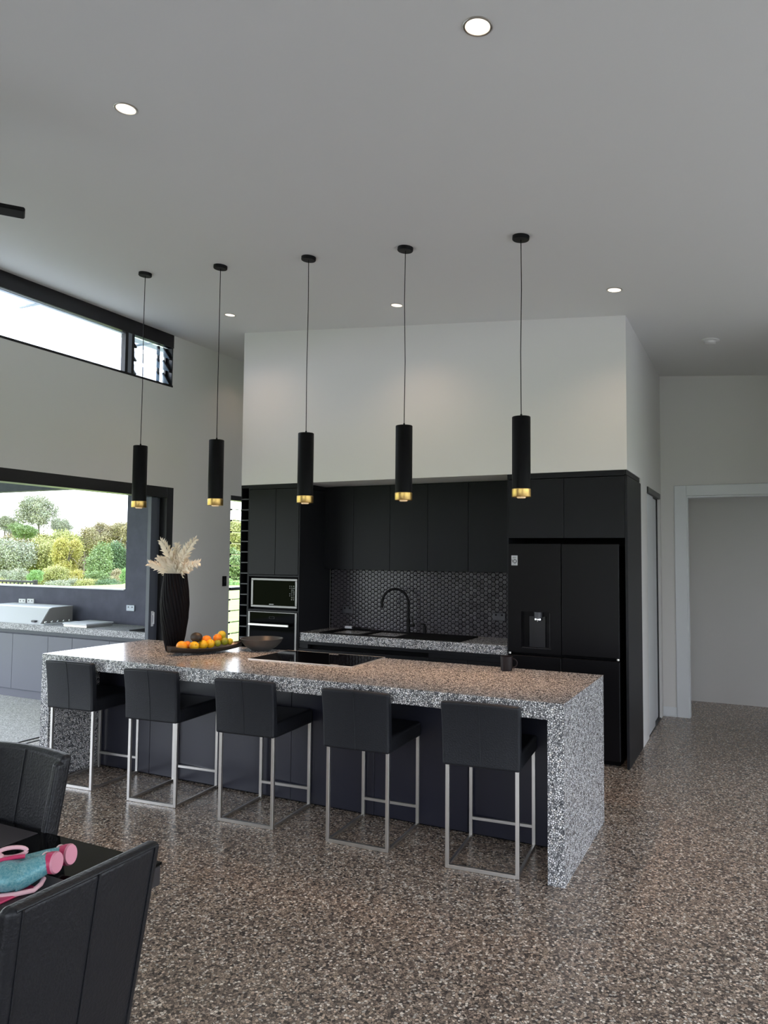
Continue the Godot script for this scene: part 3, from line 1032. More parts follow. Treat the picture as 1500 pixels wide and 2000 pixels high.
func fridge() -> void:
	var f := thing("fridge", Vector3(-0.563, 0, -2.65), "black french-door fridge with water dispenser", "fridge")
	var b := mb(f)
	b.box(Vector3(-1.018, 0.03, -2.93), Vector3(-0.108, 1.77, TF - 0.075), 0.004)
	part("body", b, M.void_black, f)
	# left door with the dispenser opening
	var zf := TF
	var zb := TF - 0.07
	b = mb(f)
	b.box(Vector3(-1.022, 0.862, zb), Vector3(-0.912, 1.78, zf))
	b.box(Vector3(-0.660, 0.862, zb), Vector3(-0.574, 1.78, zf))
	b.box(Vector3(-0.912, 1.208, zb), Vector3(-0.660, 1.78, zf))
	b.box(Vector3(-0.912, 0.862, zb), Vector3(-0.660, 0.90, zf))
	b.box(Vector3(-0.914, 0.90, zb), Vector3(-0.658, 1.21, zb + 0.005), 0.0)
	var ld := part("door", b, M.fridge, f)
	b = mb(f)
	b.box(Vector3(-0.86, 0.905, zb + 0.005), Vector3(-0.715, 1.17, zb + 0.016), 0.004)
	part("dispenser_back", b, M.black_frame, ld)
	b = mb(f)
	b.box(Vector3(-0.91, 0.9, zb + 0.005), Vector3(-0.66, 0.908, zf - 0.006), 0.001)
	b.box(Vector3(-0.685, 0.908, zb + 0.005), Vector3(-0.675, 1.2, zb + 0.022), 0.001)
	part("drip_tray", b, M.black_frame, ld)
	b = mb(f)
	b.lathe([Vector2(0, 1.205), Vector2(0.036, 1.205), Vector2(0.034, 1.155), Vector2(0, 1.155)], 20, Vector3(-0.775, 0, zb + 0.034))
	part("spout", b, M.grey_plastic, ld)
	b = mb(f)
	b.lathe([Vector2(0.0, 1.155), Vector2(0.036, 1.155), Vector2(0.038, 1.150), Vector2(0.037, 1.137), Vector2(0.02, 1.135), Vector2(0.0, 1.135)], 20, Vector3(-0.775, 0, zb + 0.034))
	b.box(Vector3(-0.779, 1.126, zb + 0.05), Vector3(-0.771, 1.136, zb + 0.058))
	part("nozzle_ring", b, M.chrome, ld, "bright nozzle ring")
	b = mb(f)
	b.box(Vector3(-0.997, 1.597, zf), Vector3(-0.943, 1.681, zf + 0.0008))
	var stc := part("sticker", b, M.print_white, ld, "white warranty sticker printed 10")
	b = mb(f)
	var za := zf + 0.0008
	var zc := zf + 0.0013
	b.box(Vector3(-0.9905, 1.621, za), Vector3(-0.9865, 1.645, zc))
	b.box(Vector3(-0.9945, 1.640, za), Vector3(-0.9905, 1.6445, zc))
	for k in 20:
		var a := TAU * k / 20
		var p := Vector3(-0.966 + cos(a) * 0.0135, 1.632 + sin(a) * 0.0145, za)
		b.box(p - Vector3(0.0028, 0.0028, 0), p + Vector3(0.0028, 0.0028, 0.0005))
	b.box(Vector3(-0.968, 1.630, za), Vector3(-0.963, 1.634, zc))
	for y in [1.665, 1.657]:
		for k in 5:
			b.box(Vector3(-0.986 + k * 0.0065, y, za), Vector3(-0.982 + k * 0.0065, y + 0.004, zc))
	for k in 4:
		b.box(Vector3(-0.988 + k * 0.009, 1.606, za), Vector3(-0.983 + k * 0.009, 1.6085, zc))
	part("print", b, M.print_black, stc)
	b = mb(f)
	b.box(Vector3(-0.570, 0.862, zb), Vector3(-0.106, 1.78, zf), 0.004)
	part("door", b, M.fridge, f)
	b = mb(f)
	b.box(Vector3(-1.022, 0.05, zb), Vector3(-0.574, 0.838, zf), 0.004)
	part("freezer_door", b, M.fridge, f)
	b = mb(f)
	b.box(Vector3(-0.570, 0.05, zb), Vector3(-0.106, 0.838, zf), 0.004)
	part("freezer_door", b, M.fridge, f)
	for x in [-1.012, -0.118]:
		b = mb(f)
		b.lathe([Vector2(0, 0.861), Vector2(0.011, 0.861), Vector2(0.011, 0.846), Vector2(0, 0.846)], 12, Vector3(x, 0, zf - 0.008))
		part("hinge", b, M.steel, f)
	b = mb(f)
	b.box(Vector3(-1.0, 0.0, -2.9), Vector3(-0.12, 0.05, zb - 0.01))
	part("plinth", b, M.void_black, f)

func hex_mesh(m: Material) -> ArrayMesh:
	var b := MB.new()
	var R := 0.0222
	var rings := [[R, 0.0], [R, 0.0045], [R - 0.0022, 0.0062], [0.0095, 0.0068], [0.0080, 0.0060]]
	for k in 6:
		var a := TAU * k / 6
		var c := TAU * (k + 1) / 6
		var ua := Vector3(cos(a), sin(a), 0)
		var uc := Vector3(cos(c), sin(c), 0)
		for i in 4:
			var p0: Vector3 = ua * rings[i][0] + Vector3(0, 0, rings[i][1])
			var p1: Vector3 = uc * rings[i][0] + Vector3(0, 0, rings[i][1])
			var p2: Vector3 = uc * rings[i + 1][0] + Vector3(0, 0, rings[i + 1][1])
			var p3: Vector3 = ua * rings[i + 1][0] + Vector3(0, 0, rings[i + 1][1])
			var nn: Vector3 = (p1 - p0).cross(p3 - p0).normalized()
			if nn.z < 0 or (i == 0 and nn.dot(ua) < 0):
				nn = -nn
			b.quad(p0, p1, p2, p3, nn)
		b.flat(Vector3(0, 0, 0.0060), ua * 0.0080 + Vector3(0, 0, 0.0060), uc * 0.0080 + Vector3(0, 0, 0.0060), Vector3(0, 0, 1))
	return b.mesh(m)

func splash() -> void:
	var s := thing("splashback", Vector3(-2.09, 0.9074, -2.958), "glossy black hexagon tile splashback behind the sink", "splashback")
	var b := mb(s)
	b.box(Vector3(-3.153, 0.9074, -2.9605), Vector3(-1.035, 1.526, -2.956))
	part("grout", b, M.grout, s)
	var kinds := [hex_mesh(M.hex_tile), hex_mesh(M.hex_tile_dark), hex_mesh(M.hex_tile_pale)]
	var cells := []
	var i := 0
	var x := -1.062 + 0.0368
	while x > -3.135:
		var y := 0.906 if i % 2 == 0 else 0.906 + 0.0218
		while y < 1.542:
			cells.append(Vector3(x, y, -2.956))
			y += 0.0436
		x -= 0.0368
		i += 1
	var rest := []
	for k in cells.size():
		var p: Vector3 = cells[k] - s.position
		var tilt := Basis.from_euler(Vector3(rng.randf_range(-0.01, 0.01), rng.randf_range(-0.01, 0.01), 0))
		var t := Transform3D(tilt, p + Vector3(0, 0, -0.0003))
		if k < 300:
			var o := MeshInstance3D.new()
			o.name = "hexagon_tile" if k == 0 else "hexagon_tile_%03d" % k
			o.mesh = kinds[rng.randi() % 3]
			o.transform = t
			s.add_child(o, true)
		else:
			rest.append(t)
	var mm := MultiMesh.new()
	mm.transform_format = MultiMesh.TRANSFORM_3D
	mm.mesh = kinds[0]
	mm.instance_count = rest.size()
	for k in rest.size():
		mm.set_instance_transform(k, rest[k])
	var mi := MultiMeshInstance3D.new()
	mi.name = "hexagon_tiles"
	mi.multimesh = mm
	mi.set_meta("kind", "stuff")
	s.add_child(mi)

# ---------------------------------------------------------------- island
func island() -> void:
	var r := thing("island_bench", Vector3(-1.94, 0, -0.54), "long waterfall-edge speckled stone kitchen island", "island")
	var y0 := 0.832
	var b := mb(r)
	var o := b.off
	b.box(Vector3(-3.878, y0, -1.0765), Vector3(0, 0.92, 0))
	part("benchtop", b, M.slab_stone, r)
	b = mb(r)
	b.off = o
	b.box(Vector3(-0.0865, 0, -1.0765), Vector3(0, y0, 0))
	part("end_panel", b, M.slab_stone, r)
	b = mb(r)
	b.off = o
	b.box(Vector3(-3.878, 0, -1.0765), Vector3(-3.7915, y0, 0))
	part("end_panel", b, M.slab_stone, r)
	b = mb(r)
	b.box(Vector3(-3.791, 0.0, -1.04), Vector3(-0.087, y0, -0.487))
	part("carcass", b, M.void_black, r)
	var xs := [-3.791, -3.245, -2.62, -1.97, -1.33, -0.69, -0.087]
	for k in 6:
		b = mb(r)
		b.box(Vector3(xs[k] + 0.0015, 0.012, -0.487), Vector3(xs[k + 1] - 0.0015, y0 - 0.004, -0.467), 0.0015)
		part("back_panel", b, M.island_panel, r)
	for k in 6:
		b = mb(r)
		b.box(Vector3(xs[k] + 0.002, 0.1, -1.062), Vector3(xs[k + 1] - 0.002, y0 - 0.03, -1.042), 0.0015)
		part("cupboard_door", b, M.cabinet, r)

# ---------------------------------------------------------------- bar stools
func make_stool() -> Node3D:
	var s := thing("bar_stool", Vector3.ZERO, "", "stool", "bar stools along the island")
	# frame of the near side at z = 0, far side at z = -0.475
	var b := MB.new()
	var w := 0.02
	var bend := func(p: Vector3) -> Vector3:
		var u := p.x / 0.21
		var h := (p.y - 0.57) / 0.32
		return Vector3(p.x * (1.0 + 0.02 * h), p.y + 0.006 * (1.0 - u * u) * h, p.z + 0.012 * (1.0 - u * u) * h + 0.03 * h * h)
	b.rbox(Vector3(0, 0.722, 0.012), Vector3(0.211, 0.170, 0.026), 0.014, 3, 8, bend)
	var back := part("backrest", b, M.leather, s)
	b = MB.new()
	# centre seam and piping of the back
	var path := []
	for i in 11:
		path.append(bend.call(Vector3(0, 0.56 + i * 0.033, 0.0385)))
	b.tube(path, 0.0022, 6)
	path = []
	for i in 13:
		path.append(bend.call(Vector3(-0.2 + i * 0.4 / 12, 0.884, 0.034)))
	b.tube(path, 0.0035, 6)
	part("piping", b, M.leather, back)
	b = MB.new()
	b.rbox(Vector3(0, 0.592, -0.235), Vector3(0.207, 0.047, 0.245), 0.02, 3, 3)
	part("seat", b, M.leather, s)
	for q in [[-0.19, 0.0], [0.19, 0.0], [-0.187, -0.475], [0.187, -0.475]]:
		b = MB.new()
		b.bar(Vector3(q[0], 0.002, q[1]), Vector3(q[0], 0.556, q[1]), w, w)
		part("leg", b, M.steel, s)
	b = MB.new()
	b.bar(Vector3(-0.18, 0.011, 0), Vector3(0.18, 0.011, 0), w, w)
	part("floor_bar", b, M.steel, s)
	for x in [-0.1885, 0.1885]:
		b = MB.new()
		b.bar(Vector3(x, 0.009, -0.01), Vector3(x, 0.009, -0.465), w * 0.8, w * 0.8)
		part("floor_rail", b, M.steel, s)
	b = MB.new()
	b.bar(Vector3(-0.177, 0.115, -0.475), Vector3(0.177, 0.115, -0.475), w * 0.9, w * 0.9)
	part("footrest", b, M.steel, s)
	return s

func stools() -> void:
	var first := make_stool()
	var xs := [-3.52, -2.752, -1.964, -1.188, -0.433]
	var zs := [0.018, 0.018, 0.036, 0.018, 0.022]
	var tn := [0.073, 0.085, 0.07, 0.045, 0.085]
	var say := ["at the far left end of the island", "second from the far left, below the fruit platter", "in the middle of the row of five", "second from the waterfall end nearest camera", "at the waterfall end nearest camera"]
	for k in 5:
		var s: Node3D = first
		if k > 0:
			s = first.duplicate()
			s.name = numbered("bar_stool")
			add_child(s)
		s.position = Vector3(xs[k], 0, zs[k])
		s.rotation.y = tn[k]
		s.set_meta("label", "charcoal leather bar stool on steel frame " + say[k])

# ---------------------------------------------------------------- dining corner
func make_chair() -> Node3D:
	var s := thing("dining_chair", Vector3.ZERO, "", "chair")
	# back faces +z; origin on the floor under the top of the back
	var bend := func(p: Vector3) -> Vector3:
		var u := p.x / 0.2
		var h := (p.y - 0.5) / 0.48
		return Vector3(p.x * (0.93 + 0.07 * h), p.y - 0.006 * u * u * h, p.z - 0.16 * (0.98 - p.y) + 0.014 * (1.0 - u * u))
	var b := MB.new()
	b.rbox(Vector3(0, 0.726, -0.021), Vector3(0.205, 0.266, 0.021), 0.017, 3, 10, bend)
	var back := part("backrest", b, M.chair_leather, s)
	# rolled seams: up both sides, one down the middle of the back and two on the front
	for q in [[-0.178, 0.0015], [0.178, 0.0015], [0.0, 0.0015], [0.0, -0.0435]]:
		var path := []
		for i in 12:
			path.append(bend.call(Vector3(q[0], 0.48 + i * 0.0458, q[1])))
		b = MB.new()
		b.tube(path, 0.0024, 6)
		part("piping", b, M.chair_leather, back)
	var path2 := []
	for i in 13:
		path2.append(bend.call(Vector3(-0.19 + i * 0.38 / 12, 0.985, -0.004)))
	b = MB.new()
	b.tube(path2, 0.004, 6)
	part("piping", b, M.chair_leather, back)
	for x in [-0.17, 0.17]:
		var sx := signf(x)
		b = MB.new()
		b.rbox(Vector3(x + sx * 0.018, 0.735, -0.036), Vector3(0.017, 0.237, 0.026), 0.012, 2, 8, bend)
		part("side_wing", b, M.chair_leather, back)
	b = MB.new()
	b.rbox(Vector3(0, 0.44, -0.31), Vector3(0.205, 0.05, 0.23), 0.022, 3, 2)
	part("seat", b, M.chair_leather, s)
	for q in [[-0.175, -0.13], [0.175, -0.13], [-0.175, -0.5], [0.175, -0.5]]:
		b = MB.new()
		b.bar(Vector3(q[0], 0.001, q[1]), Vector3(q[0], 0.4, q[1]), 0.035, 0.035, 0.003)
		part("leg", b, M.table_frame, s)
	return s

func dining() -> void:
	var c := make_chair()
	c.position = Vector3(-0.385, 0, 2.684)
	c.rotation.y = PI / 2
	c.set_meta("label", "black leather dining chair seen from behind at the table's end")
	var c2: Node3D = c.duplicate()
	c2.name = numbered("dining_chair")
	add_child(c2)
	c2.position = Vector3(-1.405, 0, 2.035)
	c2.rotation.y = PI
	c2.set_meta("label", "black leather dining chair tucked in across the dark table")
	var t := thing("dining_table", Vector3(-1.8, 0, 2.66), "black glass-topped dining table", "table")
	var b := mb(t)
	b.box(Vector3(-2.9, 0.742, 2.125), Vector3(-0.709, 0.75, 3.2), 0.001)
	part("glass_top", b, M.table_glass, t)
	b = mb(t)
	b.box(Vector3(-2.9, 0.683, 2.128), Vector3(-0.711, 0.742, 3.197), 0.003)
	part("apron", b, M.table_frame, t)
	for q in [[-2.7, 2.3], [-0.98, 2.3], [-2.7, 3.0], [-0.98, 3.0]]:
		b = mb(t)
		b.box(Vector3(q[0] - 0.04, 0.0, q[1] - 0.04), Vector3(q[0] + 0.04, 0.683, q[1] + 0.04), 0.003)
		part("leg", b, M.table_frame, t)
	b = mb()
	b.box(Vector3(-1.67, 0.75, 2.146), Vector3(-1.226, 0.7525, 2.46), 0.001)
	solo("placemat", b, M.placemat, "dark placemat in front of the tucked-in dining chair", "placemat", "dark placemats")
	b = mb()
	b.box(Vector3(-1.07, 0.75, 2.353), Vector3(-0.745, 0.7525, 2.80), 0.001)
	solo("placemat", b, M.placemat, "dark placemat under the toy doll, before the nearest chair", "placemat", "dark placemats")
	doll()

func doll() -> void:
	var d := thing("toy_doll", Vector3(-0.92, 0.7525, 2.45), "toy doll lying down in glittery turquoise trousers and pink shoes", "doll")
	var b := mb(d)
	b.ball(Vector3(-0.935, 0.793, 2.475), Vector3(0.062, 0.038, 0.055), 24, 0.03, 2)
	b.ball(Vector3(-0.965, 0.795, 2.53), Vector3(0.05, 0.04, 0.06), 20, 0.03, 4)
	b.tube([Vector3(-0.915, 0.787, 2.482), Vector3(-0.905, 0.794, 2.45), Vector3(-0.895, 0.801, 2.415), Vector3(-0.886, 0.806, 2.386)], [0.036, 0.035, 0.030, 0.026], 18)
	b.tube([Vector3(-0.955, 0.786, 2.46), Vector3(-0.952, 0.789, 2.40), Vector3(-0.935, 0.792, 2.345), Vector3(-0.920, 0.794, 2.308)], [0.036, 0.032, 0.028, 0.024], 18)
	part("trousers", b, M.glitter, d)
	for q in [[Vector3(-0.886, 0.806, 2.386), Vector3(1.0, 0.1, -0.28)], [Vector3(-0.920, 0.794, 2.308), Vector3(1.0, 0.16, -0.24)]]:
		var dir: Vector3 = q[1].normalized()
		b = mb(d)
		b.tube([q[0] - dir * 0.008, q[0] + dir * 0.006, q[0] + dir * 0.024], [0.024, 0.029, 0.030], 20)
		var sh := part("shoe", b, M.toy_pink, d)
		b = mb(d)
		b.tube([q[0] + dir * 0.024, q[0] + dir * 0.029], [0.030, 0.027], 20)
		part("sole", b, M.toy_light_pink, sh, "pale pink sole")
		b = mb(d)
		var ring := []
		var ux := dir.cross(Vector3.UP).normalized()
		var uy := dir.cross(ux)
		for i in 21:
			var a := TAU * i / 20
			ring.append(q[0] - dir * 0.009 + (ux * cos(a) + uy * sin(a)) * 0.0265)
		b.tube(ring, 0.003, 6, false)
		part("cuff", b, M.toy_white_pink, d)
	# ribbon bow and the hem of a pink coat spread underneath
	b = mb(d)
	var loop := []
	for i in 21:
		var a := TAU * i / 20
		loop.append(Vector3(-0.978, 0.838, 2.44) + Vector3(0.025 * cos(a) + 0.01, 0.013 * sin(a), -0.028 * cos(a)))
	b.tube(loop, 0.006, 8, false)
	b.ball(Vector3(-0.985, 0.832, 2.47), Vector3(0.02, 0.012, 0.014), 12)
	part("bow", b, M.toy_pale_pink, d)
	b = mb(d)
	b.rbox(Vector3(-0.945, 0.757, 2.50), Vector3(0.066, 0.004, 0.07), 0.004, 2, 2)
	part("coat", b, M.toy_pink, d)
	b = mb(d)
	b.tube([Vector3(-0.99, 0.765, 2.60), Vector3(-0.925, 0.762, 2.535), Vector3(-0.88, 0.762, 2.49), Vector3(-0.857, 0.763, 2.455), Vector3(-0.866, 0.766, 2.425), Vector3(-0.885, 0.768, 2.40)], 0.0065, 8)
	part("coat_trim", b, M.toy_pale_pink, d)
	b = mb(d)
	b.tube([Vector3(-1.01, 0.80, 2.53), Vector3(-0.985, 0.822, 2.50), Vector3(-0.962, 0.83, 2.472), Vector3(-0.945, 0.832, 2.45), Vector3(-0.935, 0.828, 2.425)], 0.006, 8)
	part("belt", b, M.toy_pink, d)

# ---------------------------------------------------------------- pendants, downlights, fan
func pendants() -> void:
	var xs := [-3.5382, -2.7642, -1.9626, -1.192, -0.393]
	var say := ["leftmost, before the sliding door corner", "second from left", "middle one of the five", "second from right", "rightmost, before the fridge tower"]
	var z := -0.5845
	for k in 5:
		var x: float = xs[k]
		var top := ceil_y(x)
		var p := thing("pendant_lamp", Vector3(x, 2.038, z), "black cylinder pendant lamp with brass ring, " + say[k], "pendant", "five pendants over the island")
		var b := mb(p)
		b.lathe([Vector2(0.0, 2.535), Vector2(0.006, 2.552), Vector2(0.006, 2.535), Vector2(0.054, 2.535), Vector2(0.0565, 2.532), Vector2(0.0565, 2.085), Vector2(0.05, 2.085)], 36, Vector3(x, 0, z))
		part("cylinder", b, M.pendant_black, p)
		b = mb(p)
		b.lathe([Vector2(0.0565, 2.088), Vector2(0.0585, 2.086), Vector2(0.0585, 2.040), Vector2(0.057, 2.038), Vector2(0.034, 2.038), Vector2(0.032, 2.060), Vector2(0.0, 2.060)], 36, Vector3(x, 0, z))
		part("brass_ring", b, M.brass, p)
		b = mb(p)
		b.lathe([Vector2(0.0, 2.044), Vector2(0.026, 2.044), Vector2(0.027, 2.036), Vector2(0.024, 2.031), Vector2(0.0, 2.030)], 20, Vector3(x, 0, z))
		part("lamp_lens", b, M.pendant_lens, p)
		b = mb(p)
		var sway := 0.004 * sin(k * 2.3 + 1.0)
		b.tube([Vector3(x, 2.545, z), Vector3(x + sway, lerpf(2.545, top, 0.35), z), Vector3(x - sway, lerpf(2.545, top, 0.7), z), Vector3(x, top - 0.02, z)], 0.0028, 8)
		part("cord", b, M.black_matt, p)
		b = mb(p)
		b.t = Transform3D(Basis(Vector3(0, 0, 1), -0.0884), Vector3(x, top, z) - p.position)
		b.lathe([Vector2(0.0, 0.0), Vector2(0.053, 0.0), Vector2(0.053, -0.02), Vector2(0.05, -0.024), Vector2(0.0, -0.024)], 28)
		part("canopy", b, M.black_matt, p)
		var l := SpotLight3D.new()
		l.name = "pendant_light"
		l.light_color = Color(1.0, 0.77, 0.57)
		l.light_energy = PENDANT
		l.light_size = 0.025
		l.spot_angle = 42.0
		l.spot_angle_attenuation = 0.9
		l.spot_range = 20.0
		l.spot_attenuation = 2.0
		l.shadow_enabled = true
		l.position = Vector3(x, 2.026, z)
		l.rotation.x = -PI / 2
		add_child(l, true)

func downlight(x: float, z: float, label: String, power := DOWNLIGHT) -> void:
	var y := ceil_y(x)
	var d := thing("downlight", Vector3(x, y, z), label, "downlight", "round recessed ceiling downlights")
	d.rotation.z = -0.0884
	var b := MB.new()
	b.lathe([Vector2(0.056, 0.0), Vector2(0.057, -0.003), Vector2(0.054, -0.005), Vector2(0.047, -0.004), Vector2(0.045, 0.004)], 32)
	part("trim_ring", b, M.steel, d)
	b = MB.new()
	b.lathe([Vector2(0.0455, -0.001), Vector2(0.03, -0.0035), Vector2(0.0, -0.004)], 32)
	part("lamp_lens", b, M.lamp_lens, d)
	var l := SpotLight3D.new()
	l.name = "downlight_lamp"
	l.light_color = Color(1.0, 0.87, 0.76)
	l.light_energy = power
	l.light_size = 0.04
	l.spot_angle = 66.0
	l.spot_angle_attenuation = 1.0
	l.spot_range = 20.0
	l.spot_attenuation = 2.0
	l.shadow_enabled = true
	l.position = Vector3(x, y - 0.02, z)
	l.rotation.x = -PI / 2
	add_child(l, true)

func ceiling_things() -> void:
	downlight(0.008, 1.351, "lit round downlight high on the ceiling, biggest and nearest the camera")
	downlight(-1.765, 1.353, "lit round downlight on the ceiling at upper left, left of the nearest one")
	downlight(-3.592, -1.746, "lit round downlight beside the second pendant cord, left of the bulkhead")
	downlight(-1.8205, -1.756, "lit round downlight near the fourth pendant cord, before the bulkhead middle")
	downlight(-0.015, -1.706, "lit round downlight above the bulkhead's right corner")
	downlight(-4.36, -3.35, "round downlight in the passage behind the bulkhead", DOWNLIGHT * 0.35)
	var s := thing("smoke_detector", Vector3(0.5545, ceil_y(0.5545), -3.201), "round white smoke detector on the corridor ceiling", "smoke detector")
	s.rotation.z = -0.0884
	var b := MB.new()
	b.lathe([Vector2(0.074, 0.0), Vector2(0.074, -0.008), Vector2(0.066, -0.012), Vector2(0.05, -0.014), Vector2(0.046, -0.03), Vector2(0.036, -0.036), Vector2(0.0, -0.037)], 32)
	part("cover", b, M.ceiling_paint, s)
	# ceiling fan, one blade reaching into view
	var hub := Vector3(-2.86, 3.42, 1.90)
	var f := thing("ceiling_fan", Vector3(hub.x, ceil_y(hub.x), hub.z), "black ceiling fan, one blade tip at the left edge", "ceiling fan")
	b = mb(f)
	b.lathe([Vector2(0.0, 3.38), Vector2(0.09, 3.385), Vector2(0.1, 3.41), Vector2(0.09, 3.46), Vector2(0.02, 3.48), Vector2(0.016, 3.5), Vector2(0.016, 3.86), Vector2(0.06, 3.865), Vector2(0.07, ceil_y(hub.x) + 0.004)], 28, Vector3(hub.x, 0, hub.z))
	part("motor", b, M.black_matt, f)
	for k in 3:
		var a := 0.927 + TAU * k / 3
		b = mb(f)
		b.t = Transform3D(Basis(Vector3.UP, a) * Basis(Vector3.RIGHT, 0.05), hub - f.position)
		b.rbox(Vector3(0.37, 0, 0), Vector3(0.31, 0.011, 0.064), 0.011, 3, 1)
		part("blade", b, M.black_matt, f)

# ---------------------------------------------------------------- on the sink bench
func counter_things() -> void:
	var y := 0.9074
	var s := thing("double_sink", Vector3(-2.2, y, -2.64), "black double bowl sink set on the stone bench", "sink")
	var b := mb(s)
	# raised rim made of strips so that the bowls stay open
	var xa := -2.95
	var xb := -1.48
	b.box(Vector3(xa, y - 0.002, -2.44), Vector3(xb, y + 0.010, -2.405), 0.003)
	b.box(Vector3(xa, y - 0.002, -2.88), Vector3(xb, y + 0.010, -2.80), 0.003)
	b.box(Vector3(xa, y - 0.002, -2.80), Vector3(-2.86, y + 0.010, -2.44), 0.003)
	b.box(Vector3(-2.53, y - 0.002, -2.80), Vector3(-2.47, y + 0.010, -2.44), 0.003)
	b.box(Vector3(-2.14, y - 0.002, -2.80), Vector3(xb, y + 0.010, -2.44), 0.003)
	part("rim", b, M.black_sink, s)
	for q in [[-2.86, -2.53], [-2.47, -2.14]]:
		b = mb(s)
		b.box(Vector3(q[0], y - 0.004, -2.80), Vector3(q[1], y - 0.0005, -2.44))
		part("bowl", b, M.void_black, s)
	var t := thing("sink_tap", Vector3(-2.19, y + 0.01, -2.84), "matt black gooseneck mixer tap behind the sink", "tap")
	b = mb(t)
	b.lathe([Vector2(0.0, y + 0.01), Vector2(0.026, y + 0.01), Vector2(0.026, y + 0.016), Vector2(0.019, y + 0.02), Vector2(0.019, y + 0.14), Vector2(0.013, y + 0.148), Vector2(0.0, y + 0.148)], 20, Vector3(-2.19, 0, -2.84))
	part("body", b, M.black_matt, t)
	b = mb(t)
	var path := [Vector3(-2.19, y + 0.14, -2.84), Vector3(-2.19, 1.2, -2.84)]
	var dirx := Vector3(-0.95, 0, 0.3).normalized()
	for i in range(1, 15):
		var a := PI * i / 14
		path.append(Vector3(-2.19, 1.2, -2.84) + dirx * 0.132 * (1.0 - cos(a)) + Vector3(0, 0.14 * sin(a), 0))
	path.append(path[-1] + Vector3(0, -0.045, 0))
	b.tube(path, 0.0125, 14)
	part("spout", b, M.black_matt, t)
	b = mb(t)
	b.tube([Vector3(-2.19, 0.985, -2.84), Vector3(-2.125, 0.99, -2.835)], 0.015, 14)
	b.tube([Vector3(-2.128, 0.99, -2.835), Vector3(-2.142, 1.03, -2.835), Vector3(-2.15, 1.075, -2.835)], 0.006, 10)
	part("lever", b, M.black_matt, t)
	b = mb()
	b.lathe([Vector2(0.0, y + 0.01), Vector2(0.018, y + 0.01), Vector2(0.018, y + 0.075), Vector2(0.009, y + 0.08), Vector2(0.009, y + 0.1), Vector2(0.0, y + 0.1)], 18, Vector3(-2.02, 0, -2.85))
	b.tube([Vector3(-2.02, y + 0.098, -2.85), Vector3(-2.05, y + 0.1, -2.83)], 0.006, 8)
	solo("soap_pump", b, M.black_matt, "small black soap pump right of the mixer tap", "soap pump")
	var br := thing("dish_brush", Vector3(-2.8, y + 0.011, -2.84), "pale-headed dish brush lying at the back of the sink", "brush")
	b = mb(br)
	b.rbox(Vector3(-2.865, y + 0.026, -2.845), Vector3(0.04, 0.013, 0.018), 0.01, 3, 1)
	part("head", b, M.white_plastic, br)
	b = mb(br)
	b.tube([Vector3(-2.83, y + 0.026, -2.845), Vector3(-2.72, y + 0.018, -2.84), Vector3(-2.62, y + 0.016, -2.838)], 0.007, 10)
	part("handle", b, M.black_matt, br)
	for q in [[-2.935, "near the oven tower"], [-1.297, "near the fridge"]]:
		var o := thing("power_outlet", Vector3(q[0], 1.104, -2.951), "dark double power outlet on the hexagon tiles, " + q[1], "power outlet", "outlets on the splashback")
		b = mb(o)
		b.rbox(Vector3(q[0], 1.104, -2.944), Vector3(0.062, 0.037, 0.0065), 0.005, 2, 1)
		part("plate", b, M.grey_plastic, o)
		b = mb(o)
		for x in [-0.03, 0.03]:
			b.box(Vector3(q[0] + x - 0.009, 1.112, -2.938), Vector3(q[0] + x + 0.009, 1.128, -2.9355), 0.001)
		part("switch", b, M.dark_plastic, o)

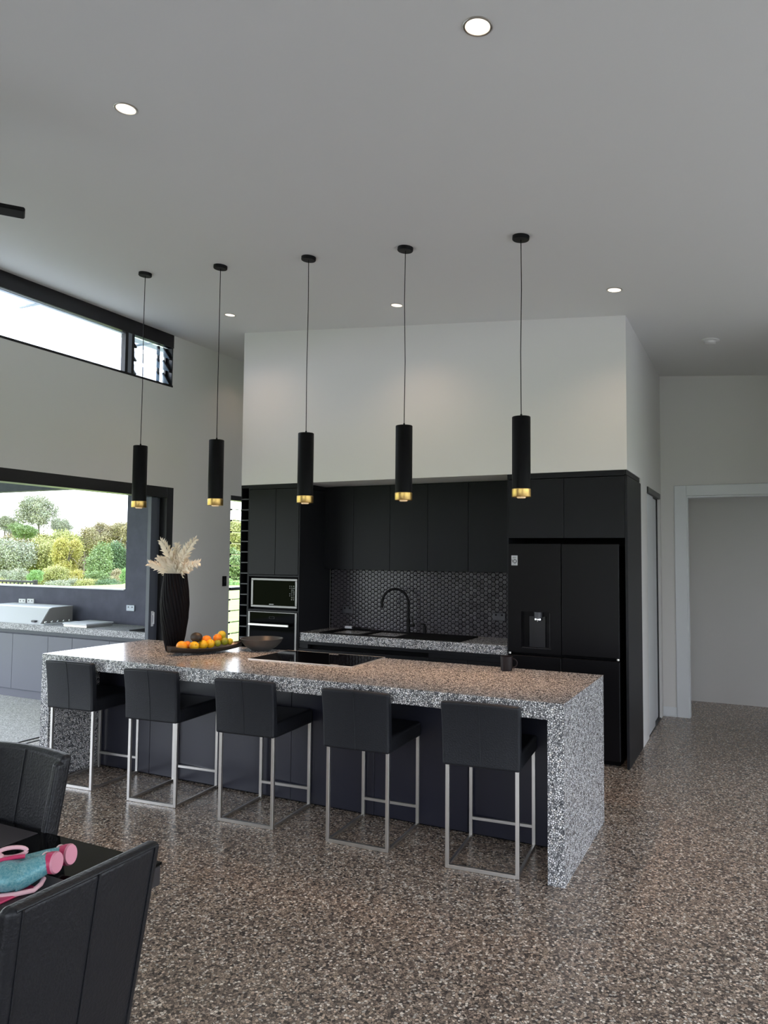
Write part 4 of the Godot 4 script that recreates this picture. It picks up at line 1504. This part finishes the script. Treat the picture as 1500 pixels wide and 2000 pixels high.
# ---------------------------------------------------------------- on the island
func island_things() -> void:
	var y := 0.92
	var h := thing("induction_cooktop", Vector3(-1.975, y, -0.80), "black glass induction cooktop with thin steel edge on the island", "cooktop", "", 0.03)
	var b := MB.new()
	b.box(Vector3(-0.415, 0.0, -0.262), Vector3(0.415, 0.006, 0.262), 0.001)
	part("glass", b, M.black_glass, h)
	b = MB.new()
	b.box(Vector3(-0.42, 0.0, 0.262), Vector3(0.42, 0.0066, 0.267), 0.001)
	b.box(Vector3(-0.42, 0.0, -0.267), Vector3(0.42, 0.0066, -0.262), 0.001)
	b.box(Vector3(-0.42, 0.0, -0.262), Vector3(-0.415, 0.0066, 0.262), 0.001)
	b.box(Vector3(0.415, 0.0, -0.262), Vector3(0.42, 0.0066, 0.262), 0.001)
	part("steel_edge", b, M.bright_steel, h)
	b = MB.new()
	for k in 4:
		b.box(Vector3(-0.02 + k * 0.02, 0.006, -0.225), Vector3(-0.006 + k * 0.02, 0.0064, -0.205))
	b.box(Vector3(0.24, 0.006, 0.235), Vector3(0.30, 0.0064, 0.243))
	part("control_marks", b, M.print_white, h)
	# vase with twisted ribs
	var v := thing("ribbed_vase", Vector3(-3.165, y, -0.615), "tall black vase with twisted ribs holding cream plumes", "vase")
	b = MB.new()
	var prof := [[0.0, 0.060], [0.02, 0.066], [0.12, 0.088], [0.25, 0.106], [0.36, 0.112], [0.46, 0.106], [0.54, 0.096], [0.592, 0.089], [0.598, 0.087]]
	var rad := func(t: float) -> float:
		for i in prof.size() - 1:
			if t <= prof[i + 1][0]:
				var u: float = (t - prof[i][0]) / (prof[i + 1][0] - prof[i][0])
				return lerpf(prof[i][1], prof[i + 1][1], u)
		return prof[-1][1]
	var ribs := 24
	var per := 8
	var surf := func(i: int, j: int) -> Vector3:
		var t := 0.598 * i / 36.0
		var a := TAU * j / (ribs * per) + 2.0 * t
		var ridge := absf(sin(PI * (float(j) / per)))
		var r: float = rad.call(t) - 0.006 * (1.0 - ridge)
		return Vector3(r * cos(a), t, r * sin(a))
	for i in 36:
		for j in ribs * per:
			var q: Array[Vector3] = []
			var nn: Array[Vector3] = []
			for c in [[0, 0], [0, 1], [1, 1], [1, 0]]:
				var p: Vector3 = surf.call(i + c[0], j + c[1])
				q.append(p)
			var fn := (q[1] - q[0]).cross(q[3] - q[0]).normalized()
			if fn.dot(Vector3(q[0].x, 0, q[0].z)) < 0:
				fn = -fn
			b.quad(q[0], q[1], q[2], q[3], fn)
	b.lathe([Vector2(0.0, 0.0), Vector2(0.058, 0.0)], 32)
	b.lathe([Vector2(0.084, 0.598), Vector2(0.078, 0.598), Vector2(0.078, 0.50), Vector2(0.0, 0.50)], 32)
	part("body", b, M.vase, v)
	# plumes: [tip, sag, label]
	var at := Vector3(-3.165, y + 0.585, -0.615)
	var tips := [
		[Vector3(-0.205, 0.085, 0.07), "low cream plume drooping to the left of the black vase"],
		[Vector3(-0.125, 0.262, 0.03), "tall cream plume standing at upper left of the black vase"],
		[Vector3(-0.035, 0.235, -0.05), "cream plume behind the tall left one in the black vase"],
		[Vector3(0.185, 0.275, 0.0), "tallest cream plume leaning right in the black vase"],
		[Vector3(0.285, 0.10, 0.06), "low cream plume drooping to the right of the black vase"],
		[Vector3(0.02, 0.13, 0.10), "short cream plume at the front of the black vase"],
		[Vector3(-0.10, 0.13, 0.09), "short cream plume at front left of the black vase"],
		[Vector3(0.13, 0.13, 0.07), "short cream plume at front right of the black vase"]]
	for k in tips.size():
		var pl := thing("dried_plume", at, tips[k][1], "dried plume", "cream plumes in the black vase")
		var tip: Vector3 = tips[k][0]
		var mid := Vector3(tip.x * 0.35, tip.y * 0.62, tip.z * 0.35)
		b = MB.new()
		var pts := []
		for i in 13:
			var t := i / 12.0
			pts.append(Vector3.ZERO.lerp(mid, t).lerp(mid.lerp(tip, t), t))
		var root := Vector3(tip.x * 0.15, -0.08, tip.z * 0.15)
		b.tube([root] + pts, 0.0018, 5)
		part("stem", b, M.plume, pl)
		b = MB.new()
		var len_all := tip.length()
		for i in 38:
			var t := 0.06 + 0.94 * i / 37.0
			var f := t * 12.0
			var i0 := mini(int(f), 11)
			var p: Vector3 = pts[i0].lerp(pts[i0 + 1], f - i0)
			var d: Vector3 = (pts[i0 + 1] - pts[i0]).normalized()
			var side := d.cross(Vector3(0.35, 0.1, 0.93)).normalized()
			for sgn in [-1.0, 1.0]:
				var L: float = (0.088 if len_all > 0.22 else 0.066) * (1.0 - 0.72 * t) * rng.randf_range(0.8, 1.15) + 0.012
				var out: Vector3 = (d * rng.randf_range(0.75, 1.1) + side * sgn * rng.randf_range(0.6, 0.95) + Vector3(rng.randf_range(-0.3, 0.3), rng.randf_range(-0.2, 0.3), rng.randf_range(-0.45, 0.45))).normalized()
				var wv := out.cross(Vector3(rng.randf_range(-0.4, 0.4), rng.randf_range(-0.4, 0.4), 1.0)).normalized() * (0.014 * (1.0 - 0.5 * t))
				var up := out.cross(wv).normalized() * 0.004
				var p1 := p + out * L * 0.45
				var p2 := p + out * L
				b.flat(p, p1 + wv, p1 + up, up.normalized())
				b.flat(p, p1 - wv, p1 + up, up.normalized())
				b.flat(p2, p1 + wv, p1 + up, up.normalized())
				b.flat(p2, p1 - wv, p1 + up, up.normalized())
		part("leaflets", b, M.plume, pl)
	fruit()
	# bowl
	var bw := thing("ceramic_bowl", Vector3(-2.605, y, -0.985), "wide dark grey ceramic bowl beside the cooktop", "bowl")
	b = MB.new()
	b.lathe([Vector2(0, 0.0), Vector2(0.075, 0.0), Vector2(0.08, 0.006), Vector2(0.118, 0.028), Vector2(0.15, 0.06), Vector2(0.168, 0.09), Vector2(0.170, 0.093), Vector2(0.165, 0.094), Vector2(0.146, 0.063), Vector2(0.112, 0.033), Vector2(0.07, 0.014), Vector2(0.0, 0.010)], 48)
	part("body", b, M.bowl, bw)
	# mug
	var mg := thing("coffee_mug", Vector3(-0.60, y, -0.945), "small dark brown mug at the right end of the island", "mug")
	b = MB.new()
	b.lathe([Vector2(0, 0.0), Vector2(0.034, 0.0), Vector2(0.038, 0.004), Vector2(0.041, 0.092), Vector2(0.040, 0.094), Vector2(0.037, 0.092), Vector2(0.035, 0.008), Vector2(0, 0.008)], 36)
	part("body", b, M.mug, mg)
	b = MB.new()
	var hp := []
	var hd := Vector3(0.85, 0, -0.5).normalized()
	for i in 11:
		var a := -PI / 2 + PI * i / 10
		hp.append(hd * (0.038 + 0.032 * cos(a)) + Vector3(0, 0.048 + 0.03 * sin(a), 0))
	b.tube(hp, 0.0048, 10)
	part("handle", b, M.mug, mg)

func fruit() -> void:
	var y := 0.92
	var a := Vector3(-3.0, 0, -0.36)
	var c := Vector3(-2.755, 0, -0.93)
	var mid := (a + c) / 2
	var ax := (c - a).normalized()
	var p := thing("wooden_platter", Vector3(mid.x, y, mid.z), "long dark boat-shaped platter of fruit on the island", "platter")
	var b := MB.new()
	var L := (c - a).length() / 2
	var W := 0.108
	var sd := Vector3(-ax.z, 0, ax.x)
	var point := func(u: float, v: float, under: bool) -> Vector3:
		var w := W * pow(maxf(0.0, 1.0 - u * u), 0.75) + 0.006
		var q := 0.010 + 0.036 * v * v + 0.026 * pow(absf(u), 2.4)
		var hh := q - (0.0095 if under else 0.0) * (1.0 if absf(v) < 0.99 else 0.3)
		return ax * u * L + sd * v * w * (0.97 if under else 1.0) + Vector3(0, maxf(hh, 0.0005), 0)
	var nu := 28
	var nv := 12
	for under in [false, true]:
		for i in nu:
			for j in nv:
				var u0 := -1.0 + 2.0 * i / nu
				var u1 := -1.0 + 2.0 * (i + 1) / nu
				var v0 := -1.0 + 2.0 * j / nv
				var v1 := -1.0 + 2.0 * (j + 1) / nv
				var q0: Vector3 = point.call(u0, v0, under)
				var q1: Vector3 = point.call(u1, v0, under)
				var q2: Vector3 = point.call(u1, v1, under)
				var q3: Vector3 = point.call(u0, v1, under)
				var nn := (q1 - q0).cross(q3 - q0).normalized()
				if (nn.y < 0) != under:
					nn = -nn
				b.quad(q0, q1, q2, q3, nn)
	for i in nu:
		for v in [-1.0, 1.0]:
			var u0 := -1.0 + 2.0 * i / nu
			var u1 := -1.0 + 2.0 * (i + 1) / nu
			b.quad(point.call(u0, v, false), point.call(u1, v, false), point.call(u1, v, true), point.call(u0, v, true), sd * v)
	part("dish", b, M.platter, p)
	var items := [
		["orange", "orange", Vector3(-2.925, 0.973, -0.454), Vector3(0.040, 0.038, 0.040), "orange at the near left end of the fruit platter"],
		["orange", "deep_orange", Vector3(-2.962, 0.972, -0.545), Vector3(0.034, 0.033, 0.034), "orange half hidden behind the first one, under the avocado"],
		["avocado", "avocado", Vector3(-2.90, 1.034, -0.575), Vector3(0.05, 0.038, 0.038), "dark avocado lying on top of the oranges"],
		["orange", "deep_orange", Vector3(-2.892, 1.002, -0.682), Vector3(0.039, 0.037, 0.039), "large orange right of the avocado at the back of the platter"],
		["lemon", "lemon", Vector3(-2.872, 0.970, -0.532), Vector3(0.038, 0.034, 0.036), "yellow fruit in the front row, second from left on the platter"],
		["lemon", "lemon", Vector3(-2.85, 0.974, -0.605), Vector3(0.036, 0.035, 0.036), "yellow fruit in the middle of the platter's front row"],
		["lemon", "lemon", Vector3(-2.832, 0.976, -0.668), Vector3(0.034, 0.034, 0.034), "yellow fruit in the front row right below the large orange"],
		["orange", "deep_orange", Vector3(-2.838, 1.016, -0.745), Vector3(0.034, 0.032, 0.034), "small orange propped on the green limes"],
		["lime", "lime_yellow", Vector3(-2.845, 1.036, -0.805), Vector3(0.034, 0.031, 0.033), "yellow-green lime topmost at the right end of the platter"],
		["lime", "lime", Vector3(-2.802, 0.990, -0.785), Vector3(0.031, 0.030, 0.031), "green lime below the topmost yellow-green one"],
		["lime", "lime", Vector3(-2.806, 0.976, -0.722), Vector3(0.027, 0.027, 0.027), "small green lime beside the front row's last yellow fruit"],
		["lime", "lime_yellow", Vector3(-2.79, 0.984, -0.835), Vector3(0.025, 0.025, 0.025), "smallest lime at the far right tip of the platter"]]
	for k in items.size():
		var it: Array = items[k]
		var front: bool = it[1] == "lemon" or k == 0 or k == 10
		it[2] += Vector3(-0.935, 0, -0.354) * (0.03 if front else 0.012) + Vector3(0, 0.010 if front else 0.006, 0)
		var f := thing(it[0] + "_fruit" if it[0] == "orange" else it[0], it[2], it[4], it[0], "fruit on the long platter")
		b = MB.new()
		b.ball(Vector3.ZERO, it[3], 24, 0.015, k)
		part("skin", b, M[it[1]], f)
		b = MB.new()
		var rd := RandomNumberGenerator.new()
		rd.seed = k
		var dn := Vector3(rd.randf_range(-1, 1), rd.randf_range(0.1, 1), rd.randf_range(-1, 1)).normalized()
		var sp: Vector3 = dn * (it[3] as Vector3) * 0.985
		b.tube([sp - dn * 0.002, sp + dn * 0.0025], 0.0028, 7)
		part("stem_end", b, M.platter, f)

# ---------------------------------------------------------------- outdoor kitchen
func alfresco_things() -> void:
	# wall switch beside the tall louvre
	var o := thing("light_switch", Vector3(LW, 1.345, -3.285), "dark light switch on the white wall beside the tall louvre", "light switch")
	var b := mb(o)
	b.rbox(Vector3(LW + 0.005, 1.345, -3.285), Vector3(0.005, 0.06, 0.036), 0.004, 2, 1)
	part("plate", b, M.dark_plastic, o)
	b = mb(o)
	b.box(Vector3(LW + 0.009, 1.33, -3.297), Vector3(LW + 0.012, 1.36, -3.273), 0.001)
	part("rocker", b, M.black_frame, o)
	var yt := 0.815
	b = mb()
	b.box(Vector3(-9.5, 0.742, -2.795), Vector3(-4.98, yt, -2.22), 0.002)
	solo("outdoor_bench", b, M.bench_stone, "speckled stone bench along the outdoor grey wall", "benchtop")
	var c := thing("outdoor_cabinet", Vector3(-7.2, -0.07, -2.5), "long grey cabinet under the outdoor stone bench", "cabinet")
	b = mb(c)
	b.box(Vector3(-9.5, 0.02, -2.79), Vector3(-4.98, 0.69, -2.272))
	b.box(Vector3(-9.5, 0.69, -2.79), Vector3(-4.98, 0.742, -2.30))
	part("carcass", b, M.monument, c)
	b = mb(c)
	b.box(Vector3(-9.5, -0.07, -2.79), Vector3(-4.98, 0.03, -2.29))
	part("kickboard", b, M.outdoor_cabinet, c)
	var xs := [-9.48, -8.85, -8.25, -7.74, -7.18, -6.565, -6.165, -5.58, -4.985]
	for k in 8:
		b = mb(c)
		b.box(Vector3(xs[k] + 0.002, 0.034, -2.272), Vector3(xs[k + 1] - 0.002, 0.686, -2.252), 0.0015)
		part("door", b, M.outdoor_cabinet, c)
	# barbecue hood
	var q := thing("barbecue", Vector3(-7.1, yt, -2.48), "built-in steel barbecue with closed pale hood", "barbecue")
	b = mb(q)
	b.prism([Vector2(-2.24, yt + 0.012), Vector2(-2.36, yt + 0.185), Vector2(-2.40, yt + 0.197), Vector2(-2.70, yt + 0.202), Vector2(-2.70, yt + 0.03), Vector2(-2.5, yt + 0.02)], -7.75, -6.69)
	part("hood", b, M.hood_steel, q)
	b = mb(q)
	b.prism([Vector2(-2.246, yt + 0.004), Vector2(-2.362, yt + 0.18), Vector2(-2.402, yt + 0.192), Vector2(-2.694, yt + 0.197), Vector2(-2.694, yt + 0.004)], -6.69, -6.683)
	part("side_plate", b, M.hood_side, q)
	b = mb(q)
	b.box(Vector3(-7.8, yt, -2.74), Vector3(-6.62, yt + 0.012, -2.232), 0.002)
	part("base", b, M.hood_steel, q)
	b = mb(q)
	b.rbox(Vector3(-6.80, yt + 0.038, -2.242), Vector3(0.035, 0.012, 0.02), 0.009, 2, 1)
	part("handle", b, M.grey_plastic, q)
	for k in 5:
		b = mb(q)
		b.ball(Vector3(-6.652, yt + 0.028, -2.28 - k * 0.085), Vector3(0.016, 0.016, 0.016), 12)
		part("knob", b, M.chrome, q)
	# flat lid beside the barbecue
	var l := thing("burner_lid", Vector3(-6.07, yt, -2.42), "flat pale folding lid beside the barbecue hood", "lid")
	b = mb(l)
	b.box(Vector3(-6.32, yt + 0.028, -2.64), Vector3(-5.93, yt + 0.046, -2.24), 0.003)
	part("cover", b, M.hood_steel, l)
	b = mb(l)
	b.box(Vector3(-6.31, yt, -2.63), Vector3(-5.94, yt + 0.028, -2.25), 0.002)
	part("tray", b, M.steel, l)
	b = mb()
	b.box(Vector3(-5.33, yt, -2.52), Vector3(-4.995, yt + 0.008, -2.29), 0.002)
	solo("bar_sink", b, M.void_black, "black sink insert at the right end of outdoor bench", "sink")
	for s in [[-7.73, 1.022, M.white_plastic, "pale power outlet above the barbecue, left of the pair"], [-7.57, 1.028, M.white_plastic, "pale power outlet above the barbecue, right of the pair"], [-5.82, 1.014, M.white_plastic, "pale power outlet on grey wall below the opening's corner"]]:
		var w := thing("power_outlet", Vector3(s[0], s[1], -2.8), s[3], "power outlet", "outlets on the outdoor wall")
		b = mb(w)
		b.rbox(Vector3(s[0], s[1], -2.793), Vector3(0.065, 0.037, 0.009), 0.006, 2, 1)
		part("plate", b, M.grey_aluminium if s[0] > -6 else s[2], w)
		b = mb(w)
		for x in [-0.03, 0.03]:
			b.box(Vector3(s[0] + x - 0.009, s[1] + 0.004, -2.785), Vector3(s[0] + x + 0.009, s[1] + 0.02, -2.782), 0.001)
		part("switch", b, M.grey_plastic, w)

# ---------------------------------------------------------------- garden
func leaf_clump(sz: float, n: int, sd: int) -> MB:
	var r := RandomNumberGenerator.new()
	r.seed = sd
	var b := MB.new()
	for i in n:
		var c := Vector3(r.randfn(0, 0.4), r.randfn(0, 0.4), r.randfn(0, 0.4)) * sz
		var d := Vector3(r.randf_range(-1, 1), r.randf_range(-0.6, 1), r.randf_range(-1, 1)).normalized()
		var s := d.cross(Vector3(r.randf_range(-1, 1), r.randf_range(-1, 1), r.randf_range(-1, 1))).normalized()
		var m := d.cross(s).normalized()
		if m.y < 0:
			m = -m
		var L := sz * r.randf_range(0.22, 0.42)
		var w := L * 0.42
		b.flat(c, c + d * L * 0.5 + s * w, c + d * L, (m + s * 0.3).normalized())
		b.flat(c, c + d * L * 0.5 - s * w, c + d * L, (m - s * 0.3).normalized())
	return b

var clumps := []

func tree(called: String, at: Vector3, rx: float, ry: float, kind: int, sparse: float, label: String, cat := "tree") -> void:
	var ground := -0.3
	if at.x < -20.0:
		ground = lerpf(-0.3, -0.9, clampf((-at.x - 20) / 25, 0, 1))
	if at.x < -45.0:
		ground = lerpf(-0.9, -3.0, clampf((-at.x - 45) / 45, 0, 1))
	if at.x < -90.0:
		ground = lerpf(-3.0, -7.0, clampf((-at.x - 90) / 170, 0, 1))
	var t := thing(called, Vector3(at.x, ground, at.z), label, cat, "trees and bushes beyond the house")
	var r := RandomNumberGenerator.new()
	r.seed = int(absf(at.x * 131 + at.z * 17)) + kind
	var b := MB.new()
	var top := at.y - ground
	var tr := 0.05 * ry + 0.04
	b.tube([Vector3(0, -0.2, 0), Vector3(rx * 0.05, top * 0.5, 0), Vector3(-rx * 0.05, top, 0), Vector3(0, top + ry * 0.5, 0)], [tr * 1.3, tr, tr * 0.7, tr * 0.25], 7)
	for k in 9:
		var a := r.randf() * TAU
		var y0 := top + ry * r.randf_range(-0.7, 0.2)
		var e := Vector3(cos(a) * rx * 0.75, top + ry * r.randf_range(-0.3, 0.75), sin(a) * rx * 0.75)
		b.tube([Vector3(0, y0, 0), Vector3(0, y0, 0).lerp(e, 0.55) + Vector3(0, 0.1 * ry, 0), e], [tr * 0.45, tr * 0.3, tr * 0.12], 5)
	part("trunk", b, M.bark, t)
	var lobes := []
	for k in 10:
		var d := Vector3(r.randf_range(-1, 1), r.randf_range(-0.8, 0.9), r.randf_range(-1, 1))
		if d.length() > 1.0:
			d = d.normalized()
		lobes.append([Vector3(d.x * rx * 0.62, d.y * ry * 0.66, d.z * rx * 0.62), r.randf_range(0.34, 0.5)])
	var n := int(800 * sparse)
	var mm := MultiMesh.new()
	mm.transform_format = MultiMesh.TRANSFORM_3D
	mm.use_colors = true
	mm.mesh = clumps[kind]
	mm.instance_count = n
	for k in n:
		var lb: Array = lobes[r.randi() % lobes.size()]
		var d := Vector3(r.randfn(0, 1), r.randfn(0, 1), r.randfn(0, 1)).normalized() * pow(r.randf(), 0.4)
		var p: Vector3 = lb[0] + Vector3(d.x * rx, d.y * ry, d.z * rx) * lb[1]
		var sc := (rx + ry) * 0.5 * r.randf_range(0.16, 0.28)
		mm.set_instance_transform(k, Transform3D(Basis.from_euler(Vector3(r.randf_range(-0.5, 0.5), r.randf() * TAU, r.randf_range(-0.5, 0.5))).scaled(Vector3.ONE * sc), p + Vector3(0, top, 0)))
		var v := r.randf_range(0.78, 1.15)
		mm.set_instance_color(k, Color(v * r.randf_range(0.94, 1.08), v, v * r.randf_range(0.9, 1.05)))
	var mi := MultiMeshInstance3D.new()
	mi.name = "crown"
	mi.multimesh = mm
	mi.set_meta("kind", "stuff")
	t.add_child(mi)

func garden() -> void:
	mat("bark", rgb8(128, 118, 106), 0.9)
	var cols := [rgb8(158, 164, 140), rgb8(170, 172, 112), rgb8(190, 184, 108), rgb8(170, 162, 126), rgb8(130, 152, 100), rgb8(140, 176, 112), rgb8(106, 132, 94)]
	for k in cols.size():
		var m := mat("leaf_%d" % k, cols[k], 0.6)
		m.vertex_color_use_as_albedo = true
		m.backlight_enabled = true
		m.backlight = Color(0.4, 0.4, 0.32)
		clumps.append(leaf_clump(1.0, 26, 40 + k).mesh(m))
	var list := [
		["gum_tree", Vector3(-116.22, 8.91, -89.53), 3.82, 3.26, 0, 0.75, "tallest grey-green gum tree above the other trees"],
		["gum_tree", Vector3(-112.44, 5.77, -91.18), 1.95, 2.42, 0, 0.7, "smaller grey-green gum right of the tallest tree"],
		["gum_tree", Vector3(-121.25, 6.59, -86.42), 2.60, 2.04, 0, 0.6, "pale thin tree top left of the tallest tree"],
		["forest_tree", Vector3(-118.05, 3.09, -87.47), 4.24, 3.14, 3, 1.2, "olive tree directly below the tallest gum"],
		["forest_tree", Vector3(-111.27, 2.77, -89.54), 4.02, 3.11, 1, 1.2, "yellow-green tree on the ridge behind the golden tree"],
		["forest_tree", Vector3(-111.34, 4.01, -95.58), 3.81, 2.67, 3, 1.2, "brownish olive tree behind and right of the golden tree"],
		["forest_tree", Vector3(-110.35, 4.87, -99.62), 3.51, 2.92, 3, 1.1, "brownish olive tree on the ridge, above the rounded green tree"],
		["forest_tree", Vector3(-106.38, 4.70, -100.90), 3.10, 2.91, 3, 1.1, "brownish olive tree at the right edge of the opening"],
		["bushy_tree", Vector3(-100.35, 4.94, -74.33), 2.37, 1.26, 4, 1.2, "rounded green tree top just under the tallest gum's crown"],
		["bushy_tree", Vector3(-87.08, 0.41, -62.11), 3.09, 3.09, 0, 1.3, "grey-olive bushy tree at left edge of the outdoor opening"],
		["bushy_tree", Vector3(-86.49, 1.10, -66.14), 2.64, 2.92, 1, 1.3, "yellow-green bushy tree left of the golden one"],
		["bushy_tree", Vector3(-78.23, 0.78, -63.58), 1.90, 3.07, 2, 1.4, "golden yellow tree in the middle of the opening"],
		["bushy_tree", Vector3(-72.99, 0.07, -63.46), 2.29, 2.93, 4, 1.4, "mid-green rounded tree right of the golden one"],
		["bushy_tree", Vector3(-73.99, 0.42, -68.25), 1.47, 2.95, 6, 1.3, "slim dark green tree by the opening's right edge"],
		["bush", Vector3(-66.16, -1.03, -46.60), 1.64, 1.13, 0, 1.1, "low grey-green bush behind the black balustrade"],
		["bush", Vector3(-61.79, -0.61, -45.74), 0.99, 0.79, 5, 1.0, "small bright green bush above the barbecue hood"],
		["bush", Vector3(-63.78, -1.05, -49.63), 1.57, 1.26, 1, 1.1, "low yellow-green bush at the end of the balustrade"],
		["bush", Vector3(-62.39, -1.26, -51.25), 1.27, 1.16, 2, 1.1, "low golden bush at the foot of the golden tree"],
		["bush", Vector3(-60.93, -1.38, -52.87), 1.50, 1.18, 4, 1.1, "low green bush at the foot of the rounded green tree"],
		["bush", Vector3(-59.69, -1.28, -54.20), 1.19, 1.29, 3, 1.1, "low olive bush at the foot of the slim dark tree"],
		["bush", Vector3(-56.07, -0.94, -52.20), 0.77, 1.34, 5, 1.0, "small pale green bush in the opening's lower right corner"],
		["forest_tree", Vector3(-133.21, 0.56, -92.21), 4.39, 4.39, 3, 1.2, "distant tree in the back row, beyond the left edge"],
		["forest_tree", Vector3(-129.99, -0.01, -96.54), 4.46, 4.46, 1, 1.2, "distant tree in the back row, under the tallest gum"],
		["forest_tree", Vector3(-126.55, 0.64, -100.89), 4.53, 4.53, 0, 1.2, "distant tree in the back row, left of the golden tree"],
		["forest_tree", Vector3(-123.33, 0.05, -104.68), 4.59, 4.59, 3, 1.2, "distant tree in the back row, in the gap right of the golden tree"],
		["forest_tree", Vector3(-119.53, 0.72, -108.88), 4.65, 4.65, 1, 1.2, "distant tree in the back row, behind the rounded green tree"],
		["forest_tree", Vector3(-115.90, 0.12, -112.64), 4.70, 4.70, 0, 1.2, "distant tree in the back row, by the opening's right edge"],
		["bush", Vector3(-55.46, -1.12, -37.52), 1.27, 0.59, 1, 1.0, "yellow-green scrub at the lower left of the opening"],
		["bush", Vector3(-52.42, -1.21, -41.35), 1.49, 0.57, 0, 1.0, "grey-green scrub along the bottom of the opening, left half"],
		["bush", Vector3(-51.22, -1.22, -42.74), 1.51, 0.58, 1, 1.0, "yellow-green scrub along the bottom of the opening, middle"],
		["bush", Vector3(-49.95, -1.23, -44.12), 1.52, 0.58, 6, 1.0, "dark green scrub along the bottom of the opening, right half"],
		["bushy_tree", Vector3(-89.34, 0.79, -58.98), 3.04, 3.17, 1, 1.2, "yellow-green tree outside the left edge"],
		["bushy_tree", Vector3(-75.61, 0.94, -75.13), 2.87, 3.15, 3, 1.2, "olive tree hidden by the grey outdoor wall"],
		["bushy_tree", Vector3(-58.26, 3.55, -71.68), 1.93, 2.57, 1, 1.3, "light green tree seen through the upper tall louvre"],
		["bushy_tree", Vector3(-44.09, 0.50, -54.84), 2.18, 2.38, 4, 1.3, "mid-green tree seen through the middle of the tall louvre"],
		["bush", Vector3(-33.59, -1.26, -40.12), 1.12, 1.34, 5, 1.2, "bright green bush seen through the lower tall louvre"]]
	for e in list:
		tree(e[0], e[1], e[2], e[3], e[4], e[5], e[6], "bush" if e[0] == "bush" else "tree")
	# fence beyond the wall
	var f := thing("pool_fence", Vector3(-10.7, -0.3, -4.4), "black metal balustrade beyond the outdoor wall", "fence")
	var b := mb(f)
	b.box(Vector3(-12.2, 1.15, -4.79), Vector3(-9.98, 1.185, -4.75), 0.003)
	b.box(Vector3(-12.2, 0.0, -4.79), Vector3(-9.98, 0.03, -4.75), 0.003)
	part("rail", b, M.black_frame, f)
	b = mb(f)
	b.box(Vector3(-10.02, -0.28, -4.80), Vector3(-9.96, 1.2, -4.74), 0.003)
	part("post", b, M.black_frame, f)
	for k in 21:
		b = mb(f)
		b.box(Vector3(-12.15 + k * 0.102, 0.03, -4.778), Vector3(-12.134 + k * 0.102, 1.15, -4.762))
		part("baluster", b, M.black_frame, f)
